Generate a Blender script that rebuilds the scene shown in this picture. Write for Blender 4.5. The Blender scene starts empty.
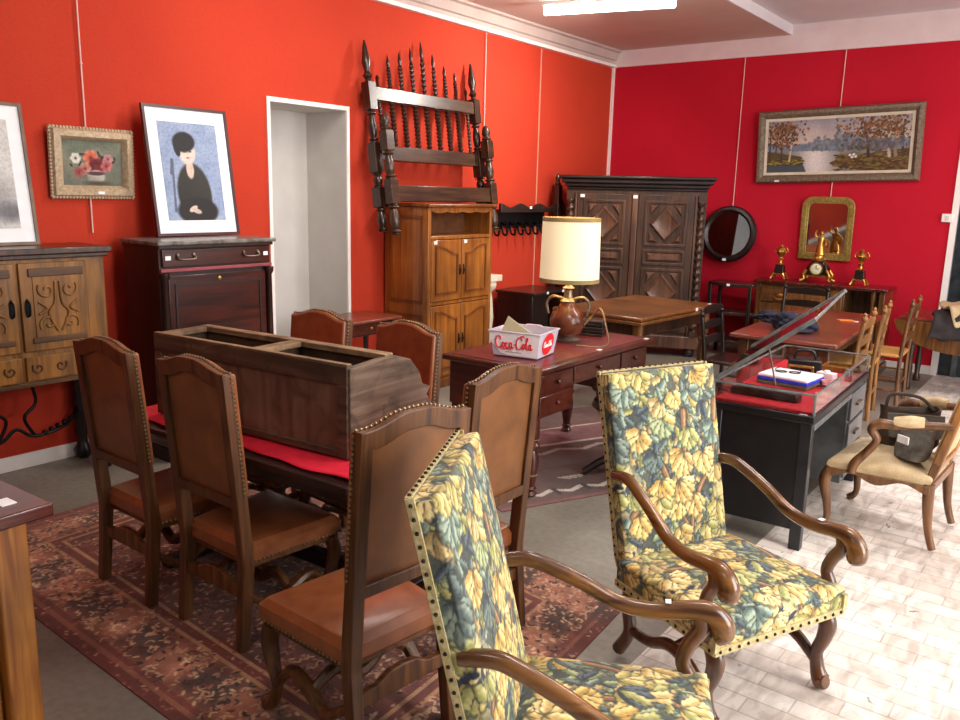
import bpy, bmesh, math, random
import numpy as np
from mathutils import Vector, Matrix
C = bpy.context.scene.collection
PI = math.pi
rad = math.radians
# ------------------------------------------------------------------ helpers
def lin(c):
    if isinstance(c, str):
        c = c.lstrip('#'); c = [int(c[i:i+2], 16)/255 for i in (0, 2, 4)]
    return tuple((x/12.92 if x <= .04045 else ((x+.055)/1.055)**2.4) for x in c[:3])
def rgba(c): return (*lin(c), 1)

def newmat(name):
    m = bpy.data.materials.new(name); m.use_nodes = True
    nt = m.node_tree; b = nt.nodes['Principled BSDF']
    return m, nt, b
def noise_chain(nt, scale3, nscale=1.0, detail=4, dist=0.0, loc=(0, 0, 0)):
    tc = nt.nodes.new('ShaderNodeTexCoord'); mp = nt.nodes.new('ShaderNodeMapping')
    mp.inputs['Scale'].default_value = scale3; mp.inputs['Location'].default_value = loc
    n = nt.nodes.new('ShaderNodeTexNoise'); n.inputs['Scale'].default_value = nscale
    n.inputs['Detail'].default_value = detail; n.inputs['Distortion'].default_value = dist
    nt.links.new(tc.outputs['Object'], mp.inputs['Vector']); nt.links.new(mp.outputs['Vector'], n.inputs['Vector'])
    return n
def ramp(nt, src, stops):
    r = nt.nodes.new('ShaderNodeValToRGB'); e = r.color_ramp.elements
    while len(e) < len(stops): e.new(.5)
    for el, (p, c) in zip(e, stops): el.position = p; el.color = rgba(c)
    nt.links.new(src, r.inputs['Fac']); return r
def mixc(nt, mode, fac, a, b):
    m = nt.nodes.new('ShaderNodeMix'); m.data_type = 'RGBA'; m.blend_type = mode
    if isinstance(fac, (int, float)): m.inputs[0].default_value = fac
    else: nt.links.new(fac, m.inputs[0])
    for i, v in ((6, a), (7, b)):
        if isinstance(v, bpy.types.NodeSocket): nt.links.new(v, m.inputs[i])
        else: m.inputs[i].default_value = rgba(v)
    return m.outputs[2]
def bump(nt, b, src, strength=.2, dist=.01):
    bp = nt.nodes.new('ShaderNodeBump'); bp.inputs['Strength'].default_value = strength; bp.inputs['Distance'].default_value = dist
    nt.links.new(src, bp.inputs['Height']); nt.links.new(bp.outputs['Normal'], b.inputs['Normal'])
def wood(name, c1, c2, grain='z', rough=.4, sc=5, coat=0.0, wear=None, bmp=.12):
    m, nt, b = newmat(name)
    s = {'x': (.6*sc, 9*sc, 9*sc), 'y': (9*sc, .6*sc, 9*sc), 'z': (9*sc, 9*sc, .6*sc)}[grain]
    n = noise_chain(nt, s, 1, 5, .6)
    r = ramp(nt, n.outputs['Fac'], [(.3, c1), (.7, c2)])
    n2 = noise_chain(nt, (3, 3, 3), 1, 3, 0, (3, 1, 7))
    r2 = ramp(nt, n2.outputs['Fac'], [(.3, '#a8a8a8'), (.7, '#ffffff')])
    out = mixc(nt, 'MULTIPLY', .8, r.outputs['Color'], r2.outputs['Color'])
    if wear:
        n3 = noise_chain(nt, (7, 7, 7), 1, 6, 1, (9, 2, 1)); r3 = ramp(nt, n3.outputs['Fac'], [(.5, '#000000'), (.72, '#ffffff')])
        out = mixc(nt, 'MIX', r3.outputs['Color'], out, wear)
    nt.links.new(out, b.inputs['Base Color'])
    b.inputs['Roughness'].default_value = rough; b.inputs['Coat Weight'].default_value = coat; b.inputs['Coat Roughness'].default_value = .15
    bump(nt, b, n.outputs['Fac'], bmp, .004)
    return m
def plain(name, c1, c2=None, rough=.5, metal=0, scale=12, bmp=0, trans=0, emis=0, alpha=1, sheen=0):
    m, nt, b = newmat(name)
    c2 = c2 or c1
    n = noise_chain(nt, (scale,)*3, 1, 4)
    r = ramp(nt, n.outputs['Fac'], [(.3, c1), (.7, c2)])
    nt.links.new(r.outputs['Color'], b.inputs['Base Color'])
    b.inputs['Roughness'].default_value = rough; b.inputs['Metallic'].default_value = metal
    b.inputs['Transmission Weight'].default_value = trans; b.inputs['Alpha'].default_value = alpha
    b.inputs['Sheen Weight'].default_value = sheen
    if emis:
        nt.links.new(r.outputs['Color'], b.inputs['Emission Color']); b.inputs['Emission Strength'].default_value = emis
    if bmp: bump(nt, b, n.outputs['Fac'], bmp, .01)
    return m
def painted(name, rough=.6, bmp=0.15, sheen=0, nscale=250, coat=0):
    m, nt, b = newmat(name)
    a = nt.nodes.new('ShaderNodeAttribute'); a.attribute_name = 'Col'
    n = noise_chain(nt, (nscale,)*3, 1, 3)
    r = ramp(nt, n.outputs['Fac'], [(.3, '#d0d0d0'), (.6, '#ffffff')])
    nt.links.new(mixc(nt, 'MULTIPLY', .7, a.outputs['Color'], r.outputs['Color']), b.inputs['Base Color'])
    b.inputs['Roughness'].default_value = rough; b.inputs['Sheen Weight'].default_value = sheen; b.inputs['Coat Weight'].default_value = coat
    if bmp: bump(nt, b, n.outputs['Fac'], bmp, .003)
    return m

def smooth_path(pts, k=5):
    P = [Vector(p) for p in pts]; out = []
    for i in range(len(P)-1):
        a, b, c, d = P[max(i-1, 0)], P[i], P[i+1], P[min(i+2, len(P)-1)]
        for j in range(k):
            t = j/k
            out.append(.5*((2*b)+(c-a)*t+(2*a-5*b+4*c-d)*t*t+(3*b-a-3*c+d)*t**3))
    out.append(P[-1]); return out
def smooth_rad(r, n, k=5):
    if isinstance(r, (int, float)): return [r]*((n-1)*k+1)
    out = []
    for i in range(n-1):
        for j in range(k): out.append(r[i]+(r[i+1]-r[i])*j/k)
    return out+[r[-1]]
class MB:
    def __init__(s): s.bm = bmesh.new()
    def face(s, vs):
        try: return s.bm.faces.new(vs)
        except ValueError: return None
    def box(s, x0, y0, z0, x1, y1, z1, R=None, o=(0, 0, 0)):
        v = []
        for z in (z0, z1):
            for (x, y) in ((x0, y0), (x1, y0), (x1, y1), (x0, y1)):
                p = Vector((x, y, z))
                if R is not None: p = R @ p
                v.append(s.bm.verts.new(p+Vector(o)))
        for f in ((3, 2, 1, 0), (4, 5, 6, 7), (0, 1, 5, 4), (1, 2, 6, 5), (2, 3, 7, 6), (3, 0, 4, 7)): s.face([v[i] for i in f])
        return s
    def rings(s, rings, cap=True, close=False):
        vs = [[s.bm.verts.new(p) for p in r] for r in rings]; n = len(vs[0])
        for a, b in zip(vs[:-1], vs[1:]):
            for i in range(n): s.face([a[i], a[(i+1) % n], b[(i+1) % n], b[i]])
        if cap: s.face(vs[0][::-1]); s.face(vs[-1])
        return s
    def tube(s, pts, r, seg=10, k=5, flat=1.0, up=None, square=False):
        P = smooth_path(pts, k) if k > 1 else [Vector(p) for p in pts]
        Rr = smooth_rad(r, len(pts), k) if k > 1 else ([r]*len(P) if isinstance(r, (int, float)) else list(r))
        up = Vector(up) if up else None
        rings = []; prev = None
        for i, p in enumerate(P):
            t = (P[min(i+1, len(P)-1)]-P[max(i-1, 0)]).normalized()
            if up is not None: a = up-t*up.dot(t)
            elif prev is None:
                a = Vector((1, 0, 0)) if abs(t.x) < .8 else Vector((0, 1, 0)); a = a-t*a.dot(t)
            else: a = prev-t*prev.dot(t)
            if a.length < 1e-6: a = t.orthogonal()
            a.normalize(); prev = a; b = t.cross(a)
            if square:
                q = [(1, 1), (-1, 1), (-1, -1), (1, -1)]
                rings.append([p+a*Rr[i]*u+b*Rr[i]*flat*w for u, w in q])
            else:
                rings.append([p+a*Rr[i]*math.cos(2*PI*j/seg)+b*Rr[i]*flat*math.sin(2*PI*j/seg) for j in range(seg)])
        return s.rings(rings)
    def lathe(s, prof, o=(0, 0, 0), seg=16, R=None, sx=1, sy=1):
        closed = len(prof) > 3 and prof[0] == prof[-1]
        o = Vector(o); rings = []
        for r, z in prof:
            ring = []
            for j in range(seg):
                p = Vector((max(r, 1e-4)*sx*math.cos(2*PI*j/seg), max(r, 1e-4)*sy*math.sin(2*PI*j/seg), z))
                ring.append((R @ p if R is not None else p)+o)
            rings.append(ring)
        return s.rings(rings, cap=not closed)
    def twist(s, x, y, z0, z1, r, turns, seg=10, amp=.28, lobes=2, n=None, M=None):
        n = n or max(8, int(turns*12)); rings = []
        for i in range(n+1):
            z = z0+(z1-z0)*i/n; a0 = 2*PI*turns*i/n
            ring = []
            for j in range(seg):
                a = 2*PI*j/seg; rr = r*(1+amp*math.cos(lobes*a-a0*lobes))
                p = Vector((x+rr*math.cos(a), y+rr*math.sin(a), z)); ring.append(M @ p if M is not None else p)
            rings.append(ring)
        return s.rings(rings)
    def prism(s, poly, axis, a, b):
        def mk(p, t):
            return {'y': (p[0], t, p[1]), 'x': (t, p[0], p[1]), 'z': (p[0], p[1], t)}[axis]
        A = [s.bm.verts.new(mk(p, a)) for p in poly]; B = [s.bm.verts.new(mk(p, b)) for p in poly]
        s.face(A[::-1]); s.face(B); n = len(poly)
        for i in range(n): s.face([A[i], A[(i+1) % n], B[(i+1) % n], B[i]])
        return s
    def strip(s, outer, inner, axis, a, b):      # frame between two outlines of equal length
        def mk(p, t): return {'y': (p[0], t, p[1]), 'x': (t, p[0], p[1]), 'z': (p[0], p[1], t)}[axis]
        q = [[s.bm.verts.new(mk(p, t)) for p in L] for L in (outer, inner) for t in (a, b)]
        n = len(outer)
        for i in range(n):
            j = (i+1) % n
            s.face([q[0][i], q[0][j], q[2][j], q[2][i]]); s.face([q[1][i], q[1][j], q[3][j], q[3][i]])
            s.face([q[0][i], q[0][j], q[1][j], q[1][i]]); s.face([q[2][i], q[2][j], q[3][j], q[3][i]])
        return s
    def ball(s, c, r, sc=(1, 1, 1), u=10, v=6):
        c = Vector(c)
        prof = [(math.sin(PI*i/v), -math.cos(PI*i/v)) for i in range(v+1)]
        rings = [[c+Vector((max(a, .02)*r*sc[0]*math.cos(2*PI*j/u), max(a, .02)*r*sc[1]*math.sin(2*PI*j/u), z*r*sc[2])) for j in range(u)] for a, z in prof]
        return s.rings(rings)
    def pyramid(s, x0, z0, x1, z1, y, h, inset=None):     # raised field on a front face (front is -y)
        ix = inset if inset else (x1-x0)*.5; 
        a = [(x0, y, z0), (x1, y, z0), (x1, y, z1), (x0, y, z1)]
        d = min(ix, (x1-x0)*.49, (z1-z0)*.49)
        b = [(x0+d, y-h, z0+d), (x1-d, y-h, z0+d), (x1-d, y-h, z1-d), (x0+d, y-h, z1-d)]
        A = [s.bm.verts.new(p) for p in a]; B = [s.bm.verts.new(p) for p in b]
        s.face(B)
        for i in range(4): s.face([A[i], A[(i+1) % 4], B[(i+1) % 4], B[i]])
        return s
    def add(s, other, mi=1):      # take over another builder's faces with material index mi
        vm = {v: s.bm.verts.new(v.co) for v in other.bm.verts}
        for f in other.bm.faces:
            g = s.face([vm[v] for v in f.verts])
            if g: g.material_index = mi
        other.bm.free(); return s
    def xf(s, M):
        bmesh.ops.transform(s.bm, matrix=M, verts=s.bm.verts); return s
    def build(s, name, mat, parent=None, bevel=0, angle=40, label=None, subsurf=0):
        bm = s.bm
        bmesh.ops.recalc_face_normals(bm, faces=bm.faces)
        me = bpy.data.meshes.new(name); bm.to_mesh(me); bm.free()
        for p in me.polygons: p.use_smooth = True
        me.set_sharp_from_angle(angle=rad(angle))
        for m_ in (mat if isinstance(mat, (list, tuple)) else [mat]):
            if m_: me.materials.append(m_)
        o = bpy.data.objects.new(name, me); C.objects.link(o)
        if parent: o.parent = parent
        if label: o['label'] = label
        if subsurf:
            md = o.modifiers.new('s', 'SUBSURF'); md.levels = md.render_levels = subsurf
        if bevel:
            md = o.modifiers.new('b', 'BEVEL'); md.width = bevel; md.segments = 2; md.limit_method = 'ANGLE'; md.angle_limit = rad(50)
        return o
def thing(name, label, cat, loc=(0, 0, 0), t=0, group=None):
    o = bpy.data.objects.new(name, None); C.objects.link(o); o.empty_display_size = .1
    o.location = loc; o.rotation_euler = (0, 0, rad(t)); o['label'] = label; o['category'] = cat
    if group: o['group'] = group
    return o
def tag(o, label, cat, group=None):
    o['label'] = label; o['category'] = cat
    if group: o['group'] = group
    return o
def struct(name, mb, mat, bevel=0):
    o = mb.build(name, mat, None, bevel); o['kind'] = 'structure'; return o
def kids(o): return [x for x in bpy.data.objects if x.parent == o]
def dup(root, loc, t, label, group=None):
    r = root.copy(); C.objects.link(r); r.location = loc; r.rotation_euler = (0, 0, rad(t)); r['label'] = label
    if group: r['group'] = group
    for ch in kids(root):
        c = ch.copy(); C.objects.link(c); c.parent = r
        for g in kids(ch):
            d = g.copy(); C.objects.link(d); d.parent = c
    return r
def sticker(parent, p, R=None, s=.022, n='y'):
    mb = MB()
    x, y, z = p
    if n == 'y': mb.box(x-s, y-.002, z-s*.7, x+s, y, z+s*.7)
    else: mb.box(x-s, y-s*.7, z, x+s, y+s*.7, z+.002)
    return mb.build('price_tag', M_TAG, parent, label='small white price tag')

# ---- painting arrays (sRGB, H x W x 3, row 0 = bottom)
def vnoise(h, w, cells, seed, octv=4):
    rng = np.random.default_rng(seed); out = np.zeros((h, w)); amp = 1; tot = 0
    asp = h/w
    for o in range(octv):
        cw = max(2, int(cells*2**o)); ch = max(2, int(cw*asp)+1)
        g = rng.random((ch+2, cw+2))
        ys = np.linspace(0, ch, h); xs = np.linspace(0, cw, w)
        yi = ys.astype(int); xi = xs.astype(int); fy = (ys-yi)[:, None]; fx = (xs-xi)[None, :]
        fy = fy*fy*(3-2*fy); fx = fx*fx*(3-2*fx)
        a = g[yi][:, xi]; b = g[yi][:, xi+1]; c = g[yi+1][:, xi]; d = g[yi+1][:, xi+1]
        out += amp*((a*(1-fx)+b*fx)*(1-fy)+(c*(1-fx)+d*fx)*fy); tot += amp; amp *= .5
    return out/tot
def hexc(c): return np.array([int(c[i:i+2], 16)/255 for i in (1, 3, 5)])
class Canvas:
    def __init__(s, w, h, W, H, col):       # w,h pixels ; W,H metres
        s.w, s.h, s.W, s.H = w, h, W, H
        s.a = np.ones((h, w, 3))*hexc(col)
        s.Y, s.X = np.meshgrid(np.linspace(0, H, h), np.linspace(0, W, w), indexing='ij')
    def ell(s, x, y, rx, ry, ang, col, soft=.15, shade=None, pw=2):
        R = max(rx, ry)*1.3
        i0 = max(int((x-R)/s.W*s.w), 0); i1 = min(int((x+R)/s.W*s.w)+2, s.w)
        j0 = max(int((y-R)/s.H*s.h), 0); j1 = min(int((y+R)/s.H*s.h)+2, s.h)
        if i1 <= i0 or j1 <= j0: return
        X = s.X[j0:j1, i0:i1]-x; Y = s.Y[j0:j1, i0:i1]-y
        ca, sa = math.cos(ang), math.sin(ang); u = (X*ca+Y*sa)/rx; v = (-X*sa+Y*ca)/ry
        d = (np.abs(u)**pw+np.abs(v)**pw)**(1/pw)
        m = np.clip((1+soft-d)/(2*soft), 0, 1)[..., None]
        c = hexc(col)
        if shade is not None:
            k = np.clip(.5+.5*v+.25*u, 0, 1)[..., None]; c = c*(1-k)+hexc(shade)*k
        s.a[j0:j1, i0:i1] = s.a[j0:j1, i0:i1]*(1-m)+c*m
    def line(s, pts, r, col, soft=.3):
        r0 = r if isinstance(r, (int, float)) else min(r)
        tot = sum(math.dist(a_, b_) for a_, b_ in zip(pts[:-1], pts[1:]))
        P = smooth_path([(p[0], p[1], 0) for p in pts], max(4, int(tot/len(pts)/(r0*.5))+2))
        n = len(P)
        for i, p in enumerate(P):
            rr = r if isinstance(r, (int, float)) else r[0]+(r[1]-r[0])*i/(n-1)
            s.ell(p.x, p.y, rr, rr, 0, col, soft)
    def poly(s, pts, col):
        X, Y = s.X, s.Y; m = np.zeros(X.shape, bool); n = len(pts)
        for i in range(n):
            x1, y1 = pts[i]; x2, y2 = pts[(i+1) % n]
            if y1 == y2: continue
            c = ((y1 > Y) != (y2 > Y)) & (X < (x2-x1)*(Y-y1)/(y2-y1)+x1); m ^= c
        s.a[m] = hexc(col)
def grid_obj(name, P, cols, mat, parent=None, label=None):
    h, w = P.shape[:2]
    me = bpy.data.meshes.new(name)
    idx = np.arange(h*w).reshape(h, w)
    f = np.stack([idx[:-1, :-1], idx[:-1, 1:], idx[1:, 1:], idx[1:, :-1]], -1).reshape(-1, 4)
    me.vertices.add(h*w); me.vertices.foreach_set('co', P.reshape(-1).astype(np.float32))
    me.loops.add(f.size); me.loops.foreach_set('vertex_index', f.reshape(-1).astype(np.int32))
    me.polygons.add(len(f)); me.polygons.foreach_set('loop_start', (np.arange(len(f))*4).astype(np.int32))
    me.update(calc_edges=True)
    c = np.clip(cols, 0, 1); c = np.where(c <= .04045, c/12.92, ((c+.055)/1.055)**2.4)
    a = me.color_attributes.new('Col', 'FLOAT_COLOR', 'POINT')
    a.data.foreach_set('color', np.concatenate([c, np.ones((h, w, 1))], -1).reshape(-1).astype(np.float32))
    for p in me.polygons: p.use_smooth = True
    me.materials.append(mat)
    o = bpy.data.objects.new(name, me); C.objects.link(o)
    if parent: o.parent = parent
    if label: o['label'] = label
    return o
def flat_grid(W, H, w, h, y=0, x0=None, z0=0):      # canvas standing in x-z plane, facing -y
    X, Z = np.meshgrid(np.linspace(0, W, w)+(-W/2 if x0 is None else x0), np.linspace(0, H, h)+z0)
    return np.stack([X, np.full(X.shape, y), Z], -1)

# ------------------------------------------------------------------ materials
def wallmat(name, c1, c2, c3):
    m, nt, b = newmat(name)
    n = noise_chain(nt, (1.2, 1.2, 1.2), 1, 4); r = ramp(nt, n.outputs['Fac'], [(.3, c1), (.7, c2)])
    n2 = noise_chain(nt, (160, 160, 160), 1, 2); r2 = ramp(nt, n2.outputs['Fac'], [(.35, c3), (.65, '#ffffff')])
    nt.links.new(mixc(nt, 'MULTIPLY', .35, r.outputs['Color'], r2.outputs['Color']), b.inputs['Base Color'])
    b.inputs['Roughness'].default_value = .85; b.inputs['Specular IOR Level'].default_value = .2
    bump(nt, b, n2.outputs['Fac'], .15, .003)
    return m
M_WALLL = wallmat('red_fabric_left', '#be3925', '#c63f26', '#c8c8c8')
M_WALLB = wallmat('red_fabric_back', '#c2162c', '#ca1a30', '#c8c8c8')
M_WHITE = plain('white_paint', '#cfc8c4', '#dcd6d2', .55, scale=6)
M_TRIM = plain('bright_trim', '#efe6e0', '#f6efe8', .45)
M_FRIEZE = plain('frieze_plaster', '#dfc9c9', '#e6d4d2', .7, scale=5, bmp=.1)
M_CEIL = plain('ceiling_paint', '#c6ada0', '#ccb4a6', .8, scale=3)
M_CEIL2 = plain('ceiling_white', '#d8d0d2', '#e0dadb', .8, scale=3)
M_GREYW = plain('alcove_grey', '#c9c3bd', '#d2cdc8', .75, scale=4)
M_CORN = plain('cornice_grey', '#b7a29a', '#c4b0a8', .7, scale=4)
M_TAG = plain('white_tag', '#ffffff', '#f4f4f4', .5)
M_BLACK = plain('black_lacquer', '#0a0a0b', '#141416', .35)
M_BLACKM = plain('black_iron', '#0c0b0b', '#1b1918', .45, metal=.6)
M_LEATHER = plain('tan_leather', '#80472a', '#9c5d36', .30, scale=14, bmp=.08)
M_LEATHERB = plain('tan_leather_back', '#6b4122', '#86552e', .42, scale=9, bmp=.1)
M_CHAIRW = wood('chair_oak', '#472813', '#82522b', 'z', .42, 5)
M_NAIL = plain('brass_nail', '#8f7b5a', '#b39e74', .35, metal=.8)
M_DNAIL = plain('dark_nail', '#2a2018', '#4a3a28', .4, metal=.7)
M_BRASS = plain('gilt_brass', '#a87a32', '#d8aa58', .3, metal=.9, scale=40)
M_WALNUT = wood('walnut', '#4a2a12', '#96622f', 'z', .3, 4, .4)
M_WALNUTD = wood('walnut_dark', '#2a150a', '#5a351a', 'z', .33, 4, .3)
M_MAHOG = wood('mahogany', '#1e0b09', '#3c1610', 'z', .45, 3, .1)
M_MAHOGX = wood('mahogany_flat', '#2a0f0a', '#5a2414', 'x', .28, 3, .4)
M_OAKC = wood('carved_oak', '#6b4316', '#b0762f', 'z', .4, 4)
M_OAKD = wood('carved_oak_dark', '#3a2410', '#6a441e', 'x', .45, 4)
M_PINE = wood('honey_pine', '#8a4a16', '#c27a32', 'z', .35, 3, .3)
M_PINED = wood('honey_pine_dark', '#6e3814', '#9a5a26', 'z', .4, 3, .2)
M_PINEIN = plain('pine_inside', '#5a3214', '#7a4720', .7)
M_ARM = wood('dark_walnut', '#38241a', '#5e3f2d', 'z', .4, 3, .15)
M_ARML = wood('dark_walnut_light', '#52352a', '#805a44', 'z', .38, 3, .2)
M_ARMD = wood('armoire_cornice', '#1e1412', '#3b2a26', 'x', .4, 4, .1)
M_BED = wood('bed_oak', '#2a1810', '#5c3d26', 'x', .32, 4, .3)
M_BEDD = wood('bed_turned', '#1c0f0b', '#4a2c1c', 'z', .3, 4, .3)
M_DARK = wood('dark_stain', '#140d0b', '#2e1f1a', 'z', .35, 4, .2)
M_DARKX = wood('dark_stain_top', '#1e1210', '#3c2721', 'x', .32, 4, .3)
M_OLD = wood('weathered_wood', '#3c2619', '#7a5a42', 'x', .75, 3, 0, '#2a1a10', .4)
M_OLDL = wood('weathered_edge', '#8a6a48', '#c09c72', 'x', .7, 3, 0, '#5a3f28', .3)
M_OLDV = wood('weathered_end', '#4a3628', '#8e7662', 'y', .8, 3, 0, '#2a1c14', .4)
M_OLDP = wood('weathered_panel', '#6a4534', '#94705a', 'z', .75, 2, 0, '#4a2f20', .3)
M_CLOTH = plain('red_cloth', '#d8102e', '#ee1c3c', .8, scale=20, bmp=.15)
M_DESK = wood('desk_wood', '#3a150e', '#642a18', 'y', .28, 4, .4)
M_DESKTOP = plain('oxblood_leather', '#5c1f22', '#7a2f30', .32, scale=25, bmp=.05)
M_TABLEB = wood('brown_table', '#6b3e1c', '#a0652f', 'y', .28, 3, .4)
M_RTAB = wood('reddish_table', '#6a2c20', '#96503c', 'y', .3, 3, .4)
M_LOAK = wood('light_oak', '#7a4d24', '#b98247', 'z', .45, 4)
M_RUSH = plain('rush_seat', '#a8783a', '#d29a52', .8, scale=60, bmp=.4)
M_OAKF = wood('golden_oak', '#8a4a14', '#c8822f', 'z', .4, 5, .2)
M_MAHT = wood('mahogany_top', '#3a120e', '#6a2a20', 'y', .25, 4, .5)
M_MARBLE = plain('grey_marble', '#4a4540', '#8a857c', .25, scale=14)
M_GLASS = plain('clear_glass', '#f4f8f8', '#f4f8f8', .02, trans=1)
M_GLASSE = plain('glass_edge', '#5a605e', '#858c88', .2, alpha=.9)
M_MIRR = plain('mirror_silver', '#d8dcdc', '#e0e4e4', .03, metal=1)
M_FELT = plain('red_felt', '#b3121f', '#cc1a28', .9, scale=60)
M_SHADE = plain('lampshade_linen', '#f6e6b8', '#fbecc4', .8, scale=80, emis=.30)
M_BAND = plain('shade_braid', '#8a744a', '#a08a5c', .8)
M_CERAM = plain('brown_ceramic', '#3a1c12', '#7a4428', .25, scale=10)
M_PEWTER = plain('pewter', '#6a5c50', '#9a8a78', .35, metal=.8)
M_CREAM = plain('cream_stone', '#d8cdb4', '#ebe2cc', .6, scale=12, bmp=.1)
M_CRATE = plain('frosted_plastic', '#c4bccb', '#d4ccd8', .3, alpha=.9)
M_PAPER = plain('cream_paper', '#f2e8b4', '#f8f0c8', .8)
M_RED = plain('logo_red', '#d81e22', '#e02428', .5)
M_WINK = plain('white_ink', '#f6eeee', '#fff6f6', .5)
M_UPH = plain('cream_damask', '#b89a70', '#dcc49a', .8, scale=16, bmp=.2)
M_GREYF = plain('grey_canvas', '#5e5a54', '#7a756c', .85, scale=40, bmp=.2)
M_BROWNL = plain('brown_bag_leather', '#2e221a', '#54402f', .6, scale=15, bmp=.2)
M_NAVY = plain('navy_cloth', '#141726', '#222842', .8, scale=20, bmp=.2)
M_COAT = plain('dark_coat', '#1e1a1c', '#37302f', .85, scale=14, bmp=.3)
M_BEIGE = plain('beige_lining', '#b89f78', '#d2bc94', .85, scale=14, bmp=.2)
M_BLUE = plain('blue_card', '#1c34c0', '#2744d8', .5)
M_WHITEC = plain('white_card', '#eef0f6', '#ffffff', .5)
M_ORANGE = plain('orange_card', '#f07a2a', '#f59048', .6)
M_GILTF = plain('gilt_frame', '#8a7434', '#c2a860', .4, metal=.5, scale=50, bmp=.3)
M_OLDF = plain('old_gilt_frame', '#7c6a50', '#b09a74', .5, scale=50, bmp=.3)
M_OLDFL = plain('old_frame_light', '#a88f70', '#ccb595', .55, scale=50, bmp=.2)
M_BRNF = plain('grey_brown_frame', '#5c4c3e', '#8a7862', .55, scale=40, bmp=.3)
M_MATW = plain('white_mat', '#eef0f2', '#f8f8fa', .7)
M_PINKB = plain('pink_line', '#8a3a40', '#a24a50', .5)
M_DGLASS = plain('dark_window', '#20262a', '#3a4448', .15)
M_TAPE = painted('tapestry', .85, .35, .1, 420)
M_PIC = painted('oil_painting', .75, .15, 0, 120, 0)
M_PRINT = painted('paper_print', .7, 0, 0, 60, 0)
M_RUG = painted('wool_rug', .95, .5, .2, 160)
M_BRAID = plain('gold_braid', '#a3925c', '#cdbf92', .8, scale=70, bmp=.3)
M_TUBE = plain('tube_glow', '#ffffff', '#ffffff', .5, emis=9)
M_BROWNCH = wood('armchair_walnut', '#4e2a12', '#a06a30', 'y', .25, 3, .5)
M_BROWNLEG = wood('armchair_walnut_leg', '#3a1d0e', '#7a4824', 'z', .28, 3, .5)
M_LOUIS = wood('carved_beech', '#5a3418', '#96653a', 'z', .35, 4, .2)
M_LOUISL = wood('carved_beech_lit', '#8a5426', '#c2843f', 'z', .35, 4, .2)  # paler copy of the beech, light on the chair back put into its colour
# ------------------------------------------------------------------ room shell
XL, YB, HT, HC = -5.023, 9.213, 3.215, 3.40
mb = MB()
mb.box(XL-.12, -3, 0, XL, 4.017, HC); mb.box(XL-.12, 4.79, 0, XL, YB+.12, HC); mb.box(XL-.12, 4.017, 2.325, XL, 4.79, HC)
struct('wall_left', mb, M_WALLL)
mb = MB()   # alcove lining
mb.box(-5.56, 3.97, 0, -5.50, 4.84, 2.4); mb.box(-5.50, 3.96, 0, XL-.001, 4.022, 2.4); mb.box(-5.50, 4.785, 0, XL-.001, 4.85, 2.4); mb.box(-5.50, 4.022, 2.320, XL-.001, 4.785, 2.385)
struct('wall_alcove', mb, M_GREYW)
mb = MB()
for (a, b, z0, z1) in ((3.99, 4.02, 0, 2.355), (4.787, 4.817, 0, 2.355)): mb.box(XL, a, z0, XL+.012, b, z1)
mb.box(XL, 4.0201, 2.323, XL+.0118, 4.7869, 2.355)
struct('trim_1', mb, M_TRIM)
mb = MB(); mb.box(XL-.12, YB, 0, -1.20, YB+.12, HC+.2); mb.box(-1.20, YB, 2.3, 3.5, YB+.12, HC+.2); mb.box(.6, YB, 0, 3.5, YB+.12, 2.3)
struct('wall_back', mb, M_WALLB)
mb = MB(); mb.box(-1.222, YB-.018, 0, -1.165, YB+.0, 2.36); mb.box(-1.222, YB-.018, 2.3, .66, YB, 2.36); mb.box(.6, YB-.018, 0, .66, YB, 2.3)
struct('trim_2', mb, M_TRIM)
mb = MB(); mb.box(-1.165, YB+.05, 0, .6, YB+.07, 2.3)
struct('door_1', mb, M_DGLASS)
mb = MB()
for x in (-1.05, -.6, -.28, .1): mb.box(x, YB+.02, 0, x+.05, YB+.05, 2.3)
struct('trim_3', mb, plain('grey_metal', '#4c5456', '#697274', .4, metal=.4))
mb = MB(); mb.box(XL, -3, 0, XL+.014, 4.017, .09); mb.box(XL, 4.79, 0, XL+.014, YB, .09); struct('baseboard_left', mb, M_TRIM, .003)
mb = MB(); mb.box(XL, YB-.014, 0, -1.222, YB, .09); struct('baseboard_back', mb, M_TRIM, .003)
mb = MB(); mb.box(XL, YB-.035, .09, XL+.028, YB, HT); struct('trim_4', mb, M_TRIM)
mb = MB()   # frieze over the back wall
mb.box(XL, YB-.03, HT, 3.5, YB, HC+.12); struct('trim_5', mb, M_FRIEZE)
mb = MB()   # cornice along the left wall: bright lip below, grey cove above
mb.box(XL, -3, HT-.005, XL+.055, YB, HT+.03); struct('trim_6', mb, M_TRIM, .004)
mb = MB(); mb.prism([(XL, HT+.03), (XL+.035, HT+.03), (XL+.035, HT+.07), (XL+.06, HT+.08), (XL+.085, HC-.03), (XL+.12, HC-.02), (XL+.12, HC), (XL, HC)], 'y', -3, YB)
struct('trim_7', mb, M_CORN)
for i, (y, nm) in enumerate(((7.62, 'trim_8'),)):
    mb = MB(); mb.box(XL, y-.009, .09, XL+.004, y+.009, HT); struct(nm, mb, plain('seam_'+nm, '#c98a70', '#d0937a', .6))
mb = MB(); mb.box(XL-.12, -3, HC, -2.93, YB+.12, HC+.1); struct('ceiling', mb, M_CEIL)
mb = MB(); mb.box(-2.93, -3, HC+.1, 3.5, YB+.12, HC+.2); mb.box(-2.93, -3, HC-.0, -2.915, YB-.03, HC+.12); struct('ceiling_high', mb, M_CEIL2)
mb = MB(); mb.box(XL-.12, -3.1, 0, -.5, -3, HC+.2); struct('wall_front', mb, plain('dim_wall', '#6d6a68', '#807c78', .8))
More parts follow.
